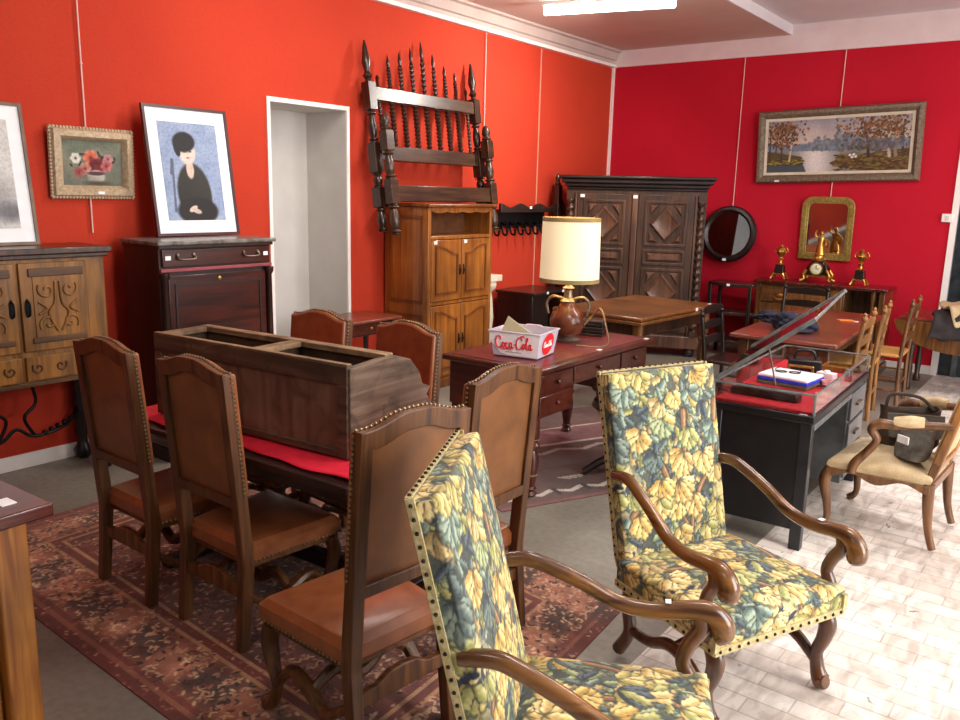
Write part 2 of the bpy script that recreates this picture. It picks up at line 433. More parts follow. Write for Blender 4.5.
# floors
m, nt, b = newmat('grey_concrete')
n = noise_chain(nt, (1.3, 1.3, 1.3), 1, 6, .5); r = ramp(nt, n.outputs['Fac'], [(.3, '#757065'), (.7, '#958e82')])
n2 = noise_chain(nt, (30, 30, 30), 1, 5); r2 = ramp(nt, n2.outputs['Fac'], [(.3, '#c8c8c8'), (.6, '#ffffff')])
nt.links.new(mixc(nt, 'MULTIPLY', .5, r.outputs['Color'], r2.outputs['Color']), b.inputs['Base Color']); b.inputs['Roughness'].default_value = .45
mb = MB(); mb.box(XL-.5, -3, -.1, -1.18, YB+.12, 0); struct('floor', mb, m)
m, nt, b = newmat('pale_brick_floor')
tc = nt.nodes.new('ShaderNodeTexCoord'); mp = nt.nodes.new('ShaderNodeMapping'); mp.inputs['Rotation'].default_value = (0, 0, rad(1))
br = nt.nodes.new('ShaderNodeTexBrick'); br.inputs['Scale'].default_value = 1; br.inputs['Brick Width'].default_value = .27; br.inputs['Row Height'].default_value = .10
br.inputs['Mortar Size'].default_value = .004; br.inputs['Mortar Smooth'].default_value = .3; br.inputs['Bias'].default_value = -.2
br.inputs['Color1'].default_value = rgba('#ebe2d8'); br.inputs['Color2'].default_value = rgba('#d2c4b8'); br.inputs['Mortar'].default_value = rgba('#c2b6aa')
nt.links.new(tc.outputs['Object'], mp.inputs['Vector']); nt.links.new(mp.outputs['Vector'], br.inputs['Vector'])
n = noise_chain(nt, (14, 5, 14), 1, 6, 1); r = ramp(nt, n.outputs['Fac'], [(.3, '#a69c94'), (.55, '#ffffff')])
n3 = noise_chain(nt, (9, 9, 9), 1, 2, 2, (4, 4, 4)); r3 = ramp(nt, n3.outputs['Fac'], [(.24, '#4a4440'), (.3, '#ffffff')])
o_ = mixc(nt, 'MULTIPLY', .6, br.outputs['Color'], r.outputs['Color']); o_ = mixc(nt, 'MULTIPLY', .8, o_, r3.outputs['Color'])
nt.links.new(o_, b.inputs['Base Color']); b.inputs['Roughness'].default_value = .5; bump(nt, b, br.outputs['Fac'], -.15, .003)
mb = MB(); mb.box(-1.18, -3, -.1, 3.5, YB+.12, .0); struct('floor_brick', mb, m)

# hanging rods / wires of the pictures
def wire(p0, p1, label):
    mb = MB(); mb.tube([p0, p1], .005, 6, 1)
    q = p0[0]+(p1[0]-p0[0])*.45, p0[1]+(p1[1]-p0[1])*.45, p0[2]+(p1[2]-p0[2])*.45
    mb.ball(q, .009, u=8, v=5)
    return tag(mb.build('hanging_rod', plain('rod_white', '#e2b8ae', '#e8c4ba', .4)), label, 'picture rod', 'picture hanging rods')
wire((-5.005, 2.62, HT), (-5.005, 2.62, 1.40), 'thin pale hanging rod behind the small flower painting')
wire((XL+.02, 6.62, HT), (XL+.02, 6.62, 1.62), 'thin pale hanging rod on the orange-lit wall right of the headboard')
wire((-3.40, YB-.012, HT), (-3.40, YB-.012, 1.55), 'thin pale hanging rod holding the round mirror')
wire((-2.36, YB-.012, HT), (-2.36, YB-.012, 1.70), 'thin pale hanging rod from ceiling behind the large landscape to the arched mirror')

# fluorescent light
a = Vector((-4.33, 6.60, 3.335)); bb = Vector((-3.20, 6.90, 3.335))
t = thing('fluorescent_light', 'glowing white fluorescent tube light under the lower ceiling', 'ceiling light', ((a.x+bb.x)/2, (a.y+bb.y)/2, 3.335), math.degrees(math.atan2(bb.y-a.y, bb.x-a.x)))
L = (bb-a).length/2
mb = MB(); mb.tube([(-L, 0, 0), (L, 0, 0)], .04, 14, 1, 1.2); mb.build('tube', M_TUBE, t)
mb = MB(); mb.box(-L-.02, -.03, .035, L+.02, .03, .065); mb.build('housing', M_WHITE, t, .004)
# ------------------------------------------------------------------ wall pictures
def frame_ring(W, H, w, d, y0=0, prof=((0, 0), (.25, .8), (.7, 1), (1, .35))):
    """frame in x-z plane, centred in x, bottom z=0; front towards -y; profile (fraction of width, fraction of depth)"""
    mb = MB(); bm = mb.bm; loops = []
    for f, h in ((0, 0),)+tuple(prof)+((1, 0),):
        i = f*w; y = y0-h*d
        loops.append([bm.verts.new(p) for p in ((-W/2+i, y, i), (W/2-i, y, i), (W/2-i, y, H-i), (-W/2+i, y, H-i))])
    for A, B in zip(loops[:-1], loops[1:]):
        for k in range(4): mb.face([A[k], A[(k+1) % 4], B[(k+1) % 4], B[k]])
    return mb
# 1. small flower painting (left wall, tilted forward a little)
t = thing('flower_painting', 'small still life of flowers in a bowl, in an ornate pale frame', 'painting', (XL+.014, 2.64, 1.612), 90)
W, H = .52, .415
mb = frame_ring(W, H, .075, .05, 0)
for k in range(26):
    x = -W/2+W*(k+.5)/26; mb.ball((x, -.015, .004), .011, u=6, v=4); mb.ball((x, -.015, H-.004), .011, u=6, v=4)
for k in range(20):
    z = H*(k+.5)/20; mb.ball((-W/2+.004, -.015, z), .011, u=6, v=4); mb.ball((W/2-.004, -.015, z), .011, u=6, v=4)
mb.build('frame', M_OLDFL, t)
fw, fh = W-.145, H-.145
cv = Canvas(150, 110, fw, fh, '#6f7a66'); nz = vnoise(110, 150, 5, 3)[..., None]
cv.a = hexc('#4f6258')*(1-nz)+hexc('#98917a')*nz
g = (cv.Y/fh)[..., None]; cv.a = cv.a*(1-.35*(1-g))+hexc('#6a5f52')*.35*(1-g)
rnd = random.Random(4)
for k in range(70): cv.ell(fw*(.5+rnd.gauss(0, .17)), fh*(.52+rnd.gauss(0, .13)), .012, .006, rnd.random()*3, rnd.choice(['#27332c', '#3a4a38', '#2b2a2c', '#4a1a20']), .3)
for (x, y, r_, c, s) in ((.22, .60, .030, '#c9cdc0', '#e8e6da'), (.47, .62, .045, '#c8553c', '#eaa080'), (.55, .43, .05, '#5a1620', '#8a2a30'), (.37, .38, .035, '#b0685a', '#d8a090'), (.76, .60, .03, '#b0707a', '#d0a0a0'), (.73, .45, .034, '#a8484c', '#d48a84'), (.27, .30, .03, '#8a3a40', '#b06a64')):
    for j in range(6): cv.ell(fw*x+.5*r_*math.cos(j*1.05), fh*y+.5*r_*math.sin(j*1.05), r_*.6, r_*.5, j*1.05, c, .3, s)
    cv.ell(fw*x, fh*y, r_*.25, r_*.25, 0, '#7a3020', .5)
cv.ell(fw*.55, fh*.20, .055, .042, 0, '#8a8578', .15, '#d8d4c8'); cv.ell(fw*.55, fh*.28, .055, .012, 0, '#5a3a38', .2); cv.ell(fw*.57, fh*.06, .075, .012, 0, '#4a4238', .6)
grid_obj('canvas', flat_grid(fw, fh, 150, 110, -.012, None, .0725), cv.a, M_PIC, t)
sticker(t, (.03, -.045, .04), s=.02)
t.rotation_euler = (rad(3.0), 0, rad(90))
# 2. portrait print leaning on the secretary: generic seated lady in black on blue
t = thing('portrait_print', 'white-matted print of a seated woman in black on blue, leaning on the secretary', 'picture', (-4.80, 3.235, 1.376), 90)
W, H = .62, .83
mb = frame_ring(W, H, .018, .022, 0, ((0, 1), (1, 1))); mb.build('frame', plain('dark_red_frame', '#3a1216', '#4a1a1e', .35), t)
mb = MB(); mb.box(-W/2+.017, -.012, .017, W/2-.017, 0, H-.017); mb.build('mat_board', M_MATW, t)
fw, fh = .43, .63
cv = Canvas(130, 190, fw, fh, '#8fa0c4'); nz = vnoise(190, 130, 4, 8)[..., None]
cv.a = hexc('#7f93b8')*(1-nz)+hexc('#b0bcd4')*nz
cv.line([(.06, .30), (.075, .38), (.06, .06)], .008, '#5a6478', .4)
cv.ell(.215, .17, .125, .20, .05, '#23211f', .06, '#34312d'); cv.ell(.225, .06, .15, .09, 0, '#1f1d1c', .08)
cv.ell(.20, .33, .028, .06, 0, '#d9c0b0', .12); cv.ell(.19, .44, .062, .078, .1, '#e2cfc4', .08)
cv.ell(.175, .505, .082, .065, .15, '#221f24', .1); cv.ell(.12, .46, .022, .05, .2, '#221f24', .12)
for x in (.172, .216): cv.ell(x, .445, .010, .005, 0, '#3a3030', .3)
cv.ell(.193, .405, .012, .005, 0, '#a8605a', .3); cv.line([(.196, .445), (.199, .425)], .002, '#b09888')
cv.ell(.19, .075, .035, .016, .5, '#dcc6b8', .15); cv.ell(.215, .06, .035, .016, -.3, '#d2bcae', .15)
grid_obj('print', flat_grid(fw, fh, 130, 190, -.0135, None, .10), cv.a, M_PRINT, t)
t.rotation_euler = (rad(-8), 0, rad(90))
# 3. print at the left edge, leaning on the sideboard
t = thing('framed_print', 'white-matted framed print at left edge leaning on the carved sideboard', 'picture', (-4.90, 1.93, 1.345), 90)
W, H = .62, .79
mb = frame_ring(W, H, .018, .022, 0, ((0, 1), (1, 1))); mb.build('frame', plain('thin_brown_frame', '#5a4030', '#7a5c44', .4), t)
mb = MB(); mb.box(-W/2+.017, -.012, .017, W/2-.017, 0, H-.017); mb.build('mat_board', M_MATW, t)
fw, fh = .44, .60; cv = Canvas(80, 110, fw, fh, '#e4e2de')
nz = vnoise(110, 80, 3, 18)[..., None]; cv.a = cv.a*(.9+.1*nz)
cv.ell(.30, .16, .14, .12, .3, '#a9a6a4', .5); cv.ell(.40, .09, .08, .05, 0, '#77757a', .5); cv.ell(.2, .38, .1, .14, 0, '#c8c5c2', .5)
grid_obj('print', flat_grid(fw, fh, 80, 110, -.0135, None, .095), cv.a, M_PRINT, t)
t.rotation_euler = (rad(-7), 0, rad(90))
# 4. large landscape on the back wall
t = thing('landscape_painting', 'large wide oil landscape of autumn trees by a lake in a grey-brown frame', 'painting', (-2.345, YB-.03, 1.895), 0)
W, H = 1.62, .755
mb = frame_ring(W, H, .085, .055, 0, ((0, .3), (.2, .9), (.55, 1), (.85, .5))); mb.build('frame', M_BRNF, t)
mb = frame_ring(W-.166, H-.166, .028, .03, 0, ((0, .8), (1, .5))); mb.xf(Matrix.Translation((0, 0, .083))); mb.build('liner', plain('linen_liner', '#c9bba2', '#d8ccb6', .7), t)
fw, fh = W-.22, H-.22
w, h = 330, 126
cv = Canvas(w, h, fw, fh, '#b8a8a0'); Y = (cv.Y/fh)[..., None]; X = (cv.X/fw)[..., None]
sky = hexc('#d8c0a8')*(1-np.clip((Y-.5)*2, 0, 1))+hexc('#9a94a0')*np.clip((Y-.5)*2, 0, 1)
nz = vnoise(h, w, 6, 21)[..., None]; cv.a = sky*(.82+.3*nz)
hill = .52+.10*vnoise(h, w, 7, 22)[0][None, :, None]+.0*Y
cv.a = np.where((Y < hill) & (Y > .38), hexc('#7a8496')*(.8+.4*nz), cv.a)
wat = hexc('#c8bcb4')*(1-nz*.4)+hexc('#8894a0')*nz*.4
cv.a = np.where(Y < .40, wat*(.7+.5*np.exp(-((X-.36)/.13)**2)), cv.a)
rnd = random.Random(7)
for k in range(500):
    x = rnd.gauss(.55, .12); cv.ell(fw*x, fh*(.42+abs(rnd.gauss(0, .09))*(1.3 if x > .5 else 1)), .02, .014, rnd.random()*3, rnd.choice(['#6a7488', '#7c8494', '#5f6a6a', '#8a8a8c']), .5)
# left bank and trees
cv.poly([(0, 0), (0, fh*.42), (fw*.26, fh*.30), (fw*.28, fh*.2), (fw*.2, fh*.14), (fw*.05, fh*.12)], '#5a4a2a'); cv.poly([(0, 0), (fw*.3, 0), (fw*.27, fh*.17), (0, fh*.13)], '#4a5058')
cv.poly([(fw*.46, fh*.16), (fw*.55, fh*.27), (fw, fh*.40), (fw, 0), (fw*.7, 0), (fw*.5, fh*.1)], '#5c3c20')
for k in range(260): cv.ell(fw*rnd.uniform(.5, 1), fh*rnd.uniform(.02, .34), .02, .006, rnd.uniform(-.3, .3), rnd.choice(['#7a5a28', '#4a3018', '#8a6a30', '#3a2a18', '#6b6a2c']), .5)
for k in range(90): cv.ell(fw*rnd.uniform(0, .27), fh*rnd.uniform(.14, .25), .02, .006, 0, rnd.choice(['#8a7a30', '#3a3018', '#a89038']), .5)
for (x, lean, c) in ((.06, .01, '#5a4a3a'), (.11, .0, '#4a3a2c'), (.17, .012, '#c8bca8'), (.02, 0, '#4a3a2a')): cv.line([(fw*x, fh*.22), (fw*(x+lean), fh*.55), (fw*(x+lean*2), fh*.85)], (.009, .004), c)
for (x, lean, c) in ((.72, -.035, '#3a2a22'), (.86, .01, '#b8a890'), (.90, -.01, '#8a7a68'), (.95, .0, '#4a382a')): cv.line([(fw*(x+.01), fh*.26), (fw*x, fh*.5), (fw*(x+lean), fh*.9)], (.014, .005), c)
for k in range(620):
    if rnd.random() < .4: x, y = rnd.gauss(.11, .075), rnd.gauss(.76, .14)
    else: x, y = rnd.gauss(.80, .125), rnd.gauss(.78, .15)
    if y > .50-.1*rnd.random() and y < 1.05: cv.ell(fw*x, fh*y, rnd.uniform(.008, .02), rnd.uniform(.006, .012), rnd.random()*3, rnd.choice(['#6b4426', '#8a5a34', '#54381f', '#9a6a42', '#7a4a30', '#4a3420']), .4)
for k in range(160): cv.ell(fw*rnd.gauss(.8, .12), fh*rnd.gauss(.46, .05), .018, .014, rnd.random()*3, rnd.choice(['#5a5560', '#6a6268', '#55482e', '#77706a']), .5)
for (x, y) in ((.605, .30), (.63, .31), (.62, .26), (.645, .27)): cv.ell(fw*x, fh*y, .014, .012, .4, '#eae6e0', .3)
grid_obj('canvas', flat_grid(fw, fh, w, h, -.012, None, .11), cv.a, M_PIC, t)
sticker(t, (-.57, -.05, .03), s=.025)
t.rotation_euler = (rad(2), rad(-1.6), 0)
# 5. round mirror
t = thing('round_mirror', 'round wall mirror in a plain dark frame', 'mirror', (-3.40, YB-.062, 1.305), 0)
R90 = Matrix.Rotation(PI/2, 3, 'X')
mb = MB(); mb.lathe([(.245, 0), (.315, 0), (.318, .02), (.30, .045), (.27, .05), (.245, .03), (.245, 0)], seg=48, R=R90); mb.build('frame', M_DARK, t)
mb = MB(); mb.lathe([(0, .012), (.25, .012), (.25, .016), (0, .0165)], seg=48, R=R90); mb.build('mirror_glass', M_MIRR, t)
sticker(t, (0, -.055, -.29), s=.02)
t.rotation_euler = (rad(-7), 0, 0)
# 6. arched gilt mirror
t = thing('gilt_mirror', 'upright gilt-framed mirror with rounded top corners above the back sideboard', 'mirror', (-2.36, YB-.012, 1.085), 0)
def arch(W, H, r):
    pts = [(-W/2, 0), (W/2, 0)]
    for k in range(9): a = k/8*PI/2; pts.append((W/2-r+r*math.cos(a), H-r+r*math.sin(a)))
    for k in range(9): a = PI/2+k/8*PI/2; pts.append((-W/2+r+r*math.cos(a), H-r+r*math.sin(a)))
    return pts
def off(p, d): return [(x, z+d) for x, z in p]
mb = MB(); mb.strip(arch(.53, .66, .11), off(arch(.43, .56, .07), .05), 'y', -.03, 0); mb.strip(off(arch(.45, .58, .08), .04), off(arch(.39, .52, .055), .07), 'y', -.022, -.0)
mb.build('frame', M_GILTF, t, .004)
mb = MB(); mb.prism(off(arch(.41, .54, .06), .06), 'y', -.012, -.004); mb.build('mirror_glass', M_MIRR, t)
t.rotation_euler = (rad(2.5), 0, 0)
# light switch on the back wall by the door
t = thing('wall_switch', 'small white switch box on red wall at the far right edge', 'switch', (-1.262, YB-.001, 1.565), 0)
mb = MB(); mb.box(-.04, -.03, -.04, .06, 0, .04); mb.build('housing', M_TRIM, t, .005)
mb = MB(); mb.box(-.005, -.038, -.02, .025, -.03, .02); mb.build('rocker', M_WHITE, t, .002)
# ------------------------------------------------------------------ furniture along the left wall
def scroll(mb, cx, cz, s, y, mir=1, r=.008, flip=1):
    pts = []
    for k in range(15):
        a = k/14*2.2*PI; rr = s*(.16+.84*k/14)
        pts.append((cx+mir*rr*math.cos(a), y, cz+flip*rr*math.sin(a)))
    mb.tube(pts, r, 6, 1)
# carved sideboard on stand (front x=-4.65)
t = thing('carved_sideboard', 'carved oak sideboard on legs with iron stretcher at the left edge by the wall', 'sideboard', (-4.83, 1.995, 0), 90)
W, D = 1.0, .36
mb = MB(); mb.box(-W/2, -D/2+.02, .585, W/2, D/2, 1.30); mb.build('carcass', M_OAKC, t, .004)
mb = MB(); mb.box(-W/2-.03, -D/2-.03, 1.31, W/2+.03, D/2, 1.345); mb.box(-W/2-.012, -D/2-.012, 1.285, W/2+.012, D/2, 1.312); mb.build('top', M_WALNUTD, t, .006)
mb = MB(); mb.box(-W/2-.006, -D/2+.005, .575, W/2+.006, D/2, .60); mb.build('base_moulding', M_OAKD, t, .004)
for s in (-1, 1):
    x0, x1 = (.012, .385) if s > 0 else (-.385, -.012)
    mb = MB(); mb.box(x0, -D/2, .775, x1, -D/2+.025, 1.265); d = mb.build('door', M_OAKC, t, .004)
    mb = MB(); a, b = x0+.065*(1 if s > 0 else 1), x1-.045
    mb.box(a, -D/2-.006, .85, b, -D/2, 1.19)
    cx = (a+b)/2
    for q in (-1, 1):
        scroll(mb, cx+q*.062, 1.115, .05, -D/2-.008, q, .008); scroll(mb, cx+q*.062, .925, .05, -D/2-.008, q, .008, -1)
        mb.tube([(cx+q*.012, -D/2-.008, .88), (cx+q*.055, -D/2-.010, .98), (cx+q*.02, -D/2-.010, 1.04), (cx+q*.012, -D/2-.008, 1.16)], .009, 6)
        mb.tube([(cx+q*.11, -D/2-.008, .98), (cx+q*.065, -D/2-.01, 1.01), (cx+q*.11, -D/2-.008, 1.05)], .008, 6)
    mb.build('carved_panel', M_OAKC, d, .002)
    for z0, z1 in ((.82, .85), (1.19, 1.235)):
        mb = MB(); mb.box(a-.02, -D/2-.01, z0, b+.02, -D/2, z1); mb.build('panel_moulding', M_OAKD, d, .004)
    xh = x0+.03 if s > 0 else x1-.03
    mb = MB(); mb.lathe([(0, -.006), (.016, -.006), (.016, .0), (0, .002)], (xh, -D/2-.002, 1.02), 12, R90, 1, 3.4); mb.tube([(xh, -D/2-.006, 1.06), (xh, -D/2-.03, 1.045), (xh, -D/2-.03, .99), (xh, -D/2-.006, .975)], .006, 8); mb.build('handle', M_BLACKM, d)
    mb = MB(); mb.box(x0, -D/2, .61, x1+.07 if s > 0 else x1, -D/2+.025, .745); dr = mb.build('drawer', M_OAKC, t, .004)
    for k in range(3):
        mb = MB(); xx = x0+(x1-x0)*(k+.5)/3; scroll(mb, xx, .68, .035, -D/2-.003, 1 if k % 2 else -1, .006); mb.build('carved_scroll', M_OAKD, dr)
for sx in (-1, 1):
    for sy in (-1, 1):
        x, y = sx*(W/2-.06), sy*(D/2-.05)
        mb = MB(); mb.lathe([(.035, 0), (.05, .02), (.055, .06), (.035, .09), (.03, .13), (.042, .2), (.04, .42), (.03, .45), (.042, .48), (.042, .575)], (x, y, 0), 14); mb.build('leg', M_DARK, t)
mb = MB()
mb.tube([(.42, .12, .34), (.30, .04, .26), (.1, 0, .24), (0, 0, .30), (-.1, 0, .24), (-.30, .04, .26), (-.42, .12, .34)], .011, 8)
for s in (-1, 1):
    mb.tube([(s*.10, 0, .245), (s*.05, 0, .36), (s*.12, 0, .44), (s*.10, 0, .57)], .010, 8)
    for k in range(6): mb.ball((s*(.16+.045*k), .01+.012*k, .247+.01*k), .016, u=8, v=5)
mb.build('iron_stretcher', M_BLACKM, t)
# drop-front secretary
t = thing('secretary_desk', 'tall dark mahogany drop-front secretary with marble top against the left wall', 'secretary', (-4.66, 3.14, 0), 90)
W, D, H = .82, .40, 1.375
mb = MB(); mb.box(-W/2, -D/2+.015, .05, W/2, D/2, 1.335); mb.build('carcass', M_MAHOG, t, .005)
mb = MB(); mb.box(-W/2-.025, -D/2-.03, 1.345, W/2+.025, D/2+.005, 1.372); mb.build('marble_top', M_MARBLE, t, .008)
mb = MB(); mb.box(-W/2-.01, -D/2-.012, 1.325, W/2+.01, D/2, 1.346); mb.build('cornice', M_MAHOG, t, .004)
mb = MB(); mb.box(-W/2+.015, -D/2-.004, 1.215, W/2-.015, -D/2+.02, 1.32); dr = mb.build('drawer', M_MAHOGX, t, .004)
for s in (-1, 1):
    mb = MB(); x = s*.24; mb.tube([(x-.055, -D/2-.008, 1.285), (x-.05, -D/2-.028, 1.262), (x+.05, -D/2-.028, 1.262), (x+.055, -D/2-.008, 1.285)], .006, 8); mb.ball((x-.055, -D/2-.006, 1.285), .013); mb.ball((x+.055, -D/2-.006, 1.285), .013); mb.build('handle', M_PEWTER, dr)
mb = MB(); mb.box(-W/2+.0, -D/2-.008, 1.185, W/2, -D/2+.02, 1.205); mb.build('line_moulding', M_PINKB, t, .003)
mb = MB(); mb.box(-W/2+.05, -D/2, .66, W/2-.05, -D/2+.02, 1.16); fl = mb.build('drop_front', M_MAHOGX, t, .004)
o = [(-W/2+.09, .71), (W/2-.09, .71), (W/2-.09, 1.11), (-W/2+.09, 1.11)]; i_ = [(-W/2+.105, .725), (W/2-.105, .725), (W/2-.105, 1.095), (-W/2+.105, 1.095)]
mb = MB(); mb.strip(o, i_, 'y', -D/2-.006, -D/2); mb.build('panel_moulding', M_MAHOG, fl)
mb = MB(); mb.lathe([(0, 0), (.012, 0), (.012, .006), (0, .008)], (0, -D/2, 1.13), 10, R90); mb.build('escutcheon', M_BRASS, fl)
for s in (-1, 1):
    mb = MB(); mb.box(min(s*.015, s*(W/2-.05)), -D/2, .10, max(s*.015, s*(W/2-.05)), -D/2+.02, .64); mb.pyramid(min(s*.05, s*(W/2-.09)), .15, max(s*.05, s*(W/2-.09)), .59, -D/2, .01, .03); mb.build('door', M_MAHOGX, t, .004)
    mb = MB(); mb.lathe([(.028, .05), (.03, .1), (.02, .12), (.024, .5), (.02, 1.13), (.032, 1.15), (.034, 1.18)], (s*(W/2-.022), -D/2+.0, 0), 14); mb.build('column', M_MAHOG, t)
mb = MB(); mb.box(-W/2-.012, -D/2-.012, 0, W/2+.012, D/2, .09); mb.build('plinth', M_MAHOG, t, .005)
for s in (-1, 1): sticker(t, (s*.36, -D/2-.006, 1.27), s=.018)
# small side table in front of the alcove
t = thing('side_table', 'small reddish side table with one drawer in front of the white alcove', 'table', (-4.70, 4.56, 0), 90)
W, D, H = .66, .42, .70
mb = MB(); mb.box(-W/2, -D/2, H-.022, W/2, D/2, H); mb.build('tabletop', M_RTAB, t, .006)
mb = MB(); mb.box(-W/2+.05, -D/2+.05, .57, W/2-.05, D/2-.05, H-.02); mb.build('apron', M_MAHOG, t, .003)
mb = MB(); mb.box(-W/2+.10, -D/2+.04, .585, W/2-.10, -D/2+.055, .67); dr = mb.build('drawer', M_DESK, t, .003)
mb = MB(); mb.ball((0, -D/2+.028, .63), .014); mb.build('knob', M_BRASS, dr)
for sx in (-1, 1):
    for sy in (-1, 1):
        mb = MB(); mb.lathe([(.012, 0), (.018, .03), (.014, .08), (.02, .3), (.024, .5), (.026, .6)], (sx*(W/2-.07), sy*(D/2-.07), 0), 12); mb.build('leg', M_MAHOG, t)
# honey pine cabinet
t = thing('pine_cabinet', 'honey-coloured pine cabinet with open niche above four arched-panel doors', 'cabinet', (-4.75, 5.665, 0), 90)
W, D, H = .90, .50, 1.60
mb = MB()
mb.box(-W/2, -D/2, .06, -W/2+.04, D/2, 1.57); mb.box(W/2-.04, -D/2, .06, W/2, D/2, 1.57)
mb.box(-W/2+.04, -D/2+.02, .06, W/2-.04, D/2, .10); mb.box(-W/2+.04, -D/2+.0, 1.30, W/2-.04, D/2, 1.33); mb.box(-W/2+.04, D/2-.02, .06, W/2-.04, D/2, 1.57); mb.box(-W/2+.04, -D/2+.005, .735, W/2-.04, D/2, .765)
mb.build('carcass', M_PINE, t, .005)
mb = MB(); mb.box(-W/2+.041, -D/2+.30, 1.331, W/2-.041, D/2-.02, 1.569); mb.box(-W/2+.041, -D/2+.02, 1.331, -W/2+.05, D/2-.2, 1.55); mb.build('niche_lining', M_PINEIN, t)
mb = MB(); mb.box(-W/2-.02, -D/2-.03, 1.57, W/2+.02, D/2, 1.60); mb.build('top', M_PINED, t, .01)
n = 24; top = [(-W/2+.04, 1.572), (W/2-.04, 1.572)]; low = []
for k in range(n+1):
    x = W/2-.04-(W-.08)*k/n; low.append((x, 1.535-.012*abs(math.sin(k/n*PI*4))+(.012 if k in (0, n) else 0)))
mb = MB(); mb.prism(top+low, 'y', -D/2-.004, -D/2+.018); mb.build('scalloped_apron', M_PINE, t)
def arched(x0, x1, z0, z1, rise, s, n=10):
    pts = [(x0, z0), (x1, z0)]
    for k in range(n+1):
        u = k/n; x = x1+(x0-x1)*u
        v = (1-u) if s > 0 else u     # rises towards the meeting stile
        v = 1-v if False else v
        pts.append((x, z1-rise+rise*(.5-.5*math.cos(PI*min(1, v*1.15)))))
    return pts
for s in (-1, 1):
    x0, x1 = (.004, W/2-.042) if s > 0 else (-W/2+.042, -.004)
    for (z0, z1, nm) in ((.77, 1.295, 'upper'), (.105, .73, 'lower')):
        mb = MB(); mb.box(x0, -D/2-.004, z0, x1, -D/2+.018, z1); d = mb.build('door', M_PINE, t, .004)
        oo = arched(x0+.05, x1-.05, z0+.06, z1-.045, .07, s); ii = arched(x0+.068, x1-.068, z0+.078, z1-.063, .07, s)
        mb = MB(); mb.strip(oo, ii, 'y', -D/2-.014, -D/2-.004); mb.build('arched_moulding', M_PINED, d)
        xk = x0+.022 if s > 0 else x1-.022
        mb = MB(); mb.tube([(xk, -D/2-.006, (z0+z1)/2+.045), (xk, -D/2-.014, (z0+z1)/2), (xk, -D/2-.006, (z0+z1)/2-.045)], .007, 8); mb.ball((xk, -D/2-.016, (z0+z1)/2), .012); mb.build('handle', M_DNAIL, d)
for (z0, z1) in ((.12, .66), (.76, 1.50)):   # side panels on both flanks
    for s in (-1, 1):
        mb = MB(); x = s*W/2
        mb.strip([(-D/2+.06, z0), (D/2-.06, z0), (D/2-.06, z1), (-D/2+.06, z1)], [(-D/2+.085, z0+.025), (D/2-.085, z0+.025), (D/2-.085, z1-.025), (-D/2+.085, z1-.025)], 'x', min(x, x+s*.01), max(x, x+s*.01)); mb.build('side_moulding', M_PINED, t)
mb = MB(); mb.box(-W/2-.012, -D/2-.012, 0, W/2+.012, D/2, .08); mb.build('plinth', M_PINED, t, .005)
for x in (-.36, .05): sticker(t, (x, -D/2-.005, 1.275), s=.02)
# carved bed headboard and footboard hanging on the wall (top back against the wall, foot out)
tilt = math.atan(.14)
def bed_piece(name, label, loc, build):
    t = thing(name, label, 'bed end', loc, 90); build(t); t.rotation_euler = (-tilt, 0, rad(90)); return t
def turned(mb, x, z0, z1, r, y=0, seq=6):
    n = seq; prof = []
    L = z1-z0
    pat = [(1, 0), (1.05, .03), (.7, .05), (1.15, .09), (1.15, .13), (.65, .16), (.85, .22), (1, .35), (1.05, .5), (.9, .65), (.7, .8), (.62, .84), (1.15, .88), (1.15, .92), (.7, .95), (1, 1)]
    mb.lathe([(r*a, z0+L*b) for a, b in pat], (x, y, 0), 12)
def finial(mb, x, z, r, h, y=0): mb.lathe([(r*.75, z), (r*.5, z+h*.06), (r*1.0, z+h*.15), (r*.55, z+h*.24), (r*.62, z+h*.30), (r*.95, z+h*.45), (r*.8, z+h*.6), (r*.45, z+h*.85), (r*.2, z+h)], (x, y, 0), 12)
def head(t):
    W = 1.39
    for s in (-1, 1):
        x = s*W/2
        mb = MB(); mb.box(x-.042, -.042, .98, x+.042, .042, 1.20); mb.box(x-.042, -.042, .48, x+.042, .042, .72); mb.box(x-.042, -.042, .20, x+.042, .042, .36)
        turned(mb, x, .72, .98, .036); turned(mb, x, .36, .48, .04); turned(mb, x, .0, .20, .04); finial(mb, x, 1.20, .040, .33); mb.build('post', M_BEDD, t, .004)
    mb = MB(); mb.box(-W/2+.04, -.03, 1.06, W/2-.04, .03, 1.17); mb.build('top_rail', M_BED, t, .006)
    mb = MB(); mb.box(-W/2+.04, -.028, .58, W/2-.04, .028, .70); mb.build('middle_rail', M_BED, t, .006)
    hs = [.10, .26, .31, .37, .44, .36, .28, .24, .12]; n = len(hs)
    for k in range(n):
        x = -W/2+.11+(W-.22)*k/(n-1); big = k not in (0, n-1)
        mb = MB(); mb.twist(x, 0, .70, 1.06, .021 if big else .015, 5.5, 8, .3)
        mb.twist(x, 0, 1.17, 1.17+hs[k]*.62, .017 if big else .012, 3, 8, .3); finial(mb, x, 1.17+hs[k]*.6, .018, hs[k]*.42); mb.build('spindle', M_BEDD, t)
bed_piece('carved_headboard', 'dark turned headboard with a row of barley-twist spindles hanging on the orange-lit left wall', (-4.75, 5.63, 1.365), head)
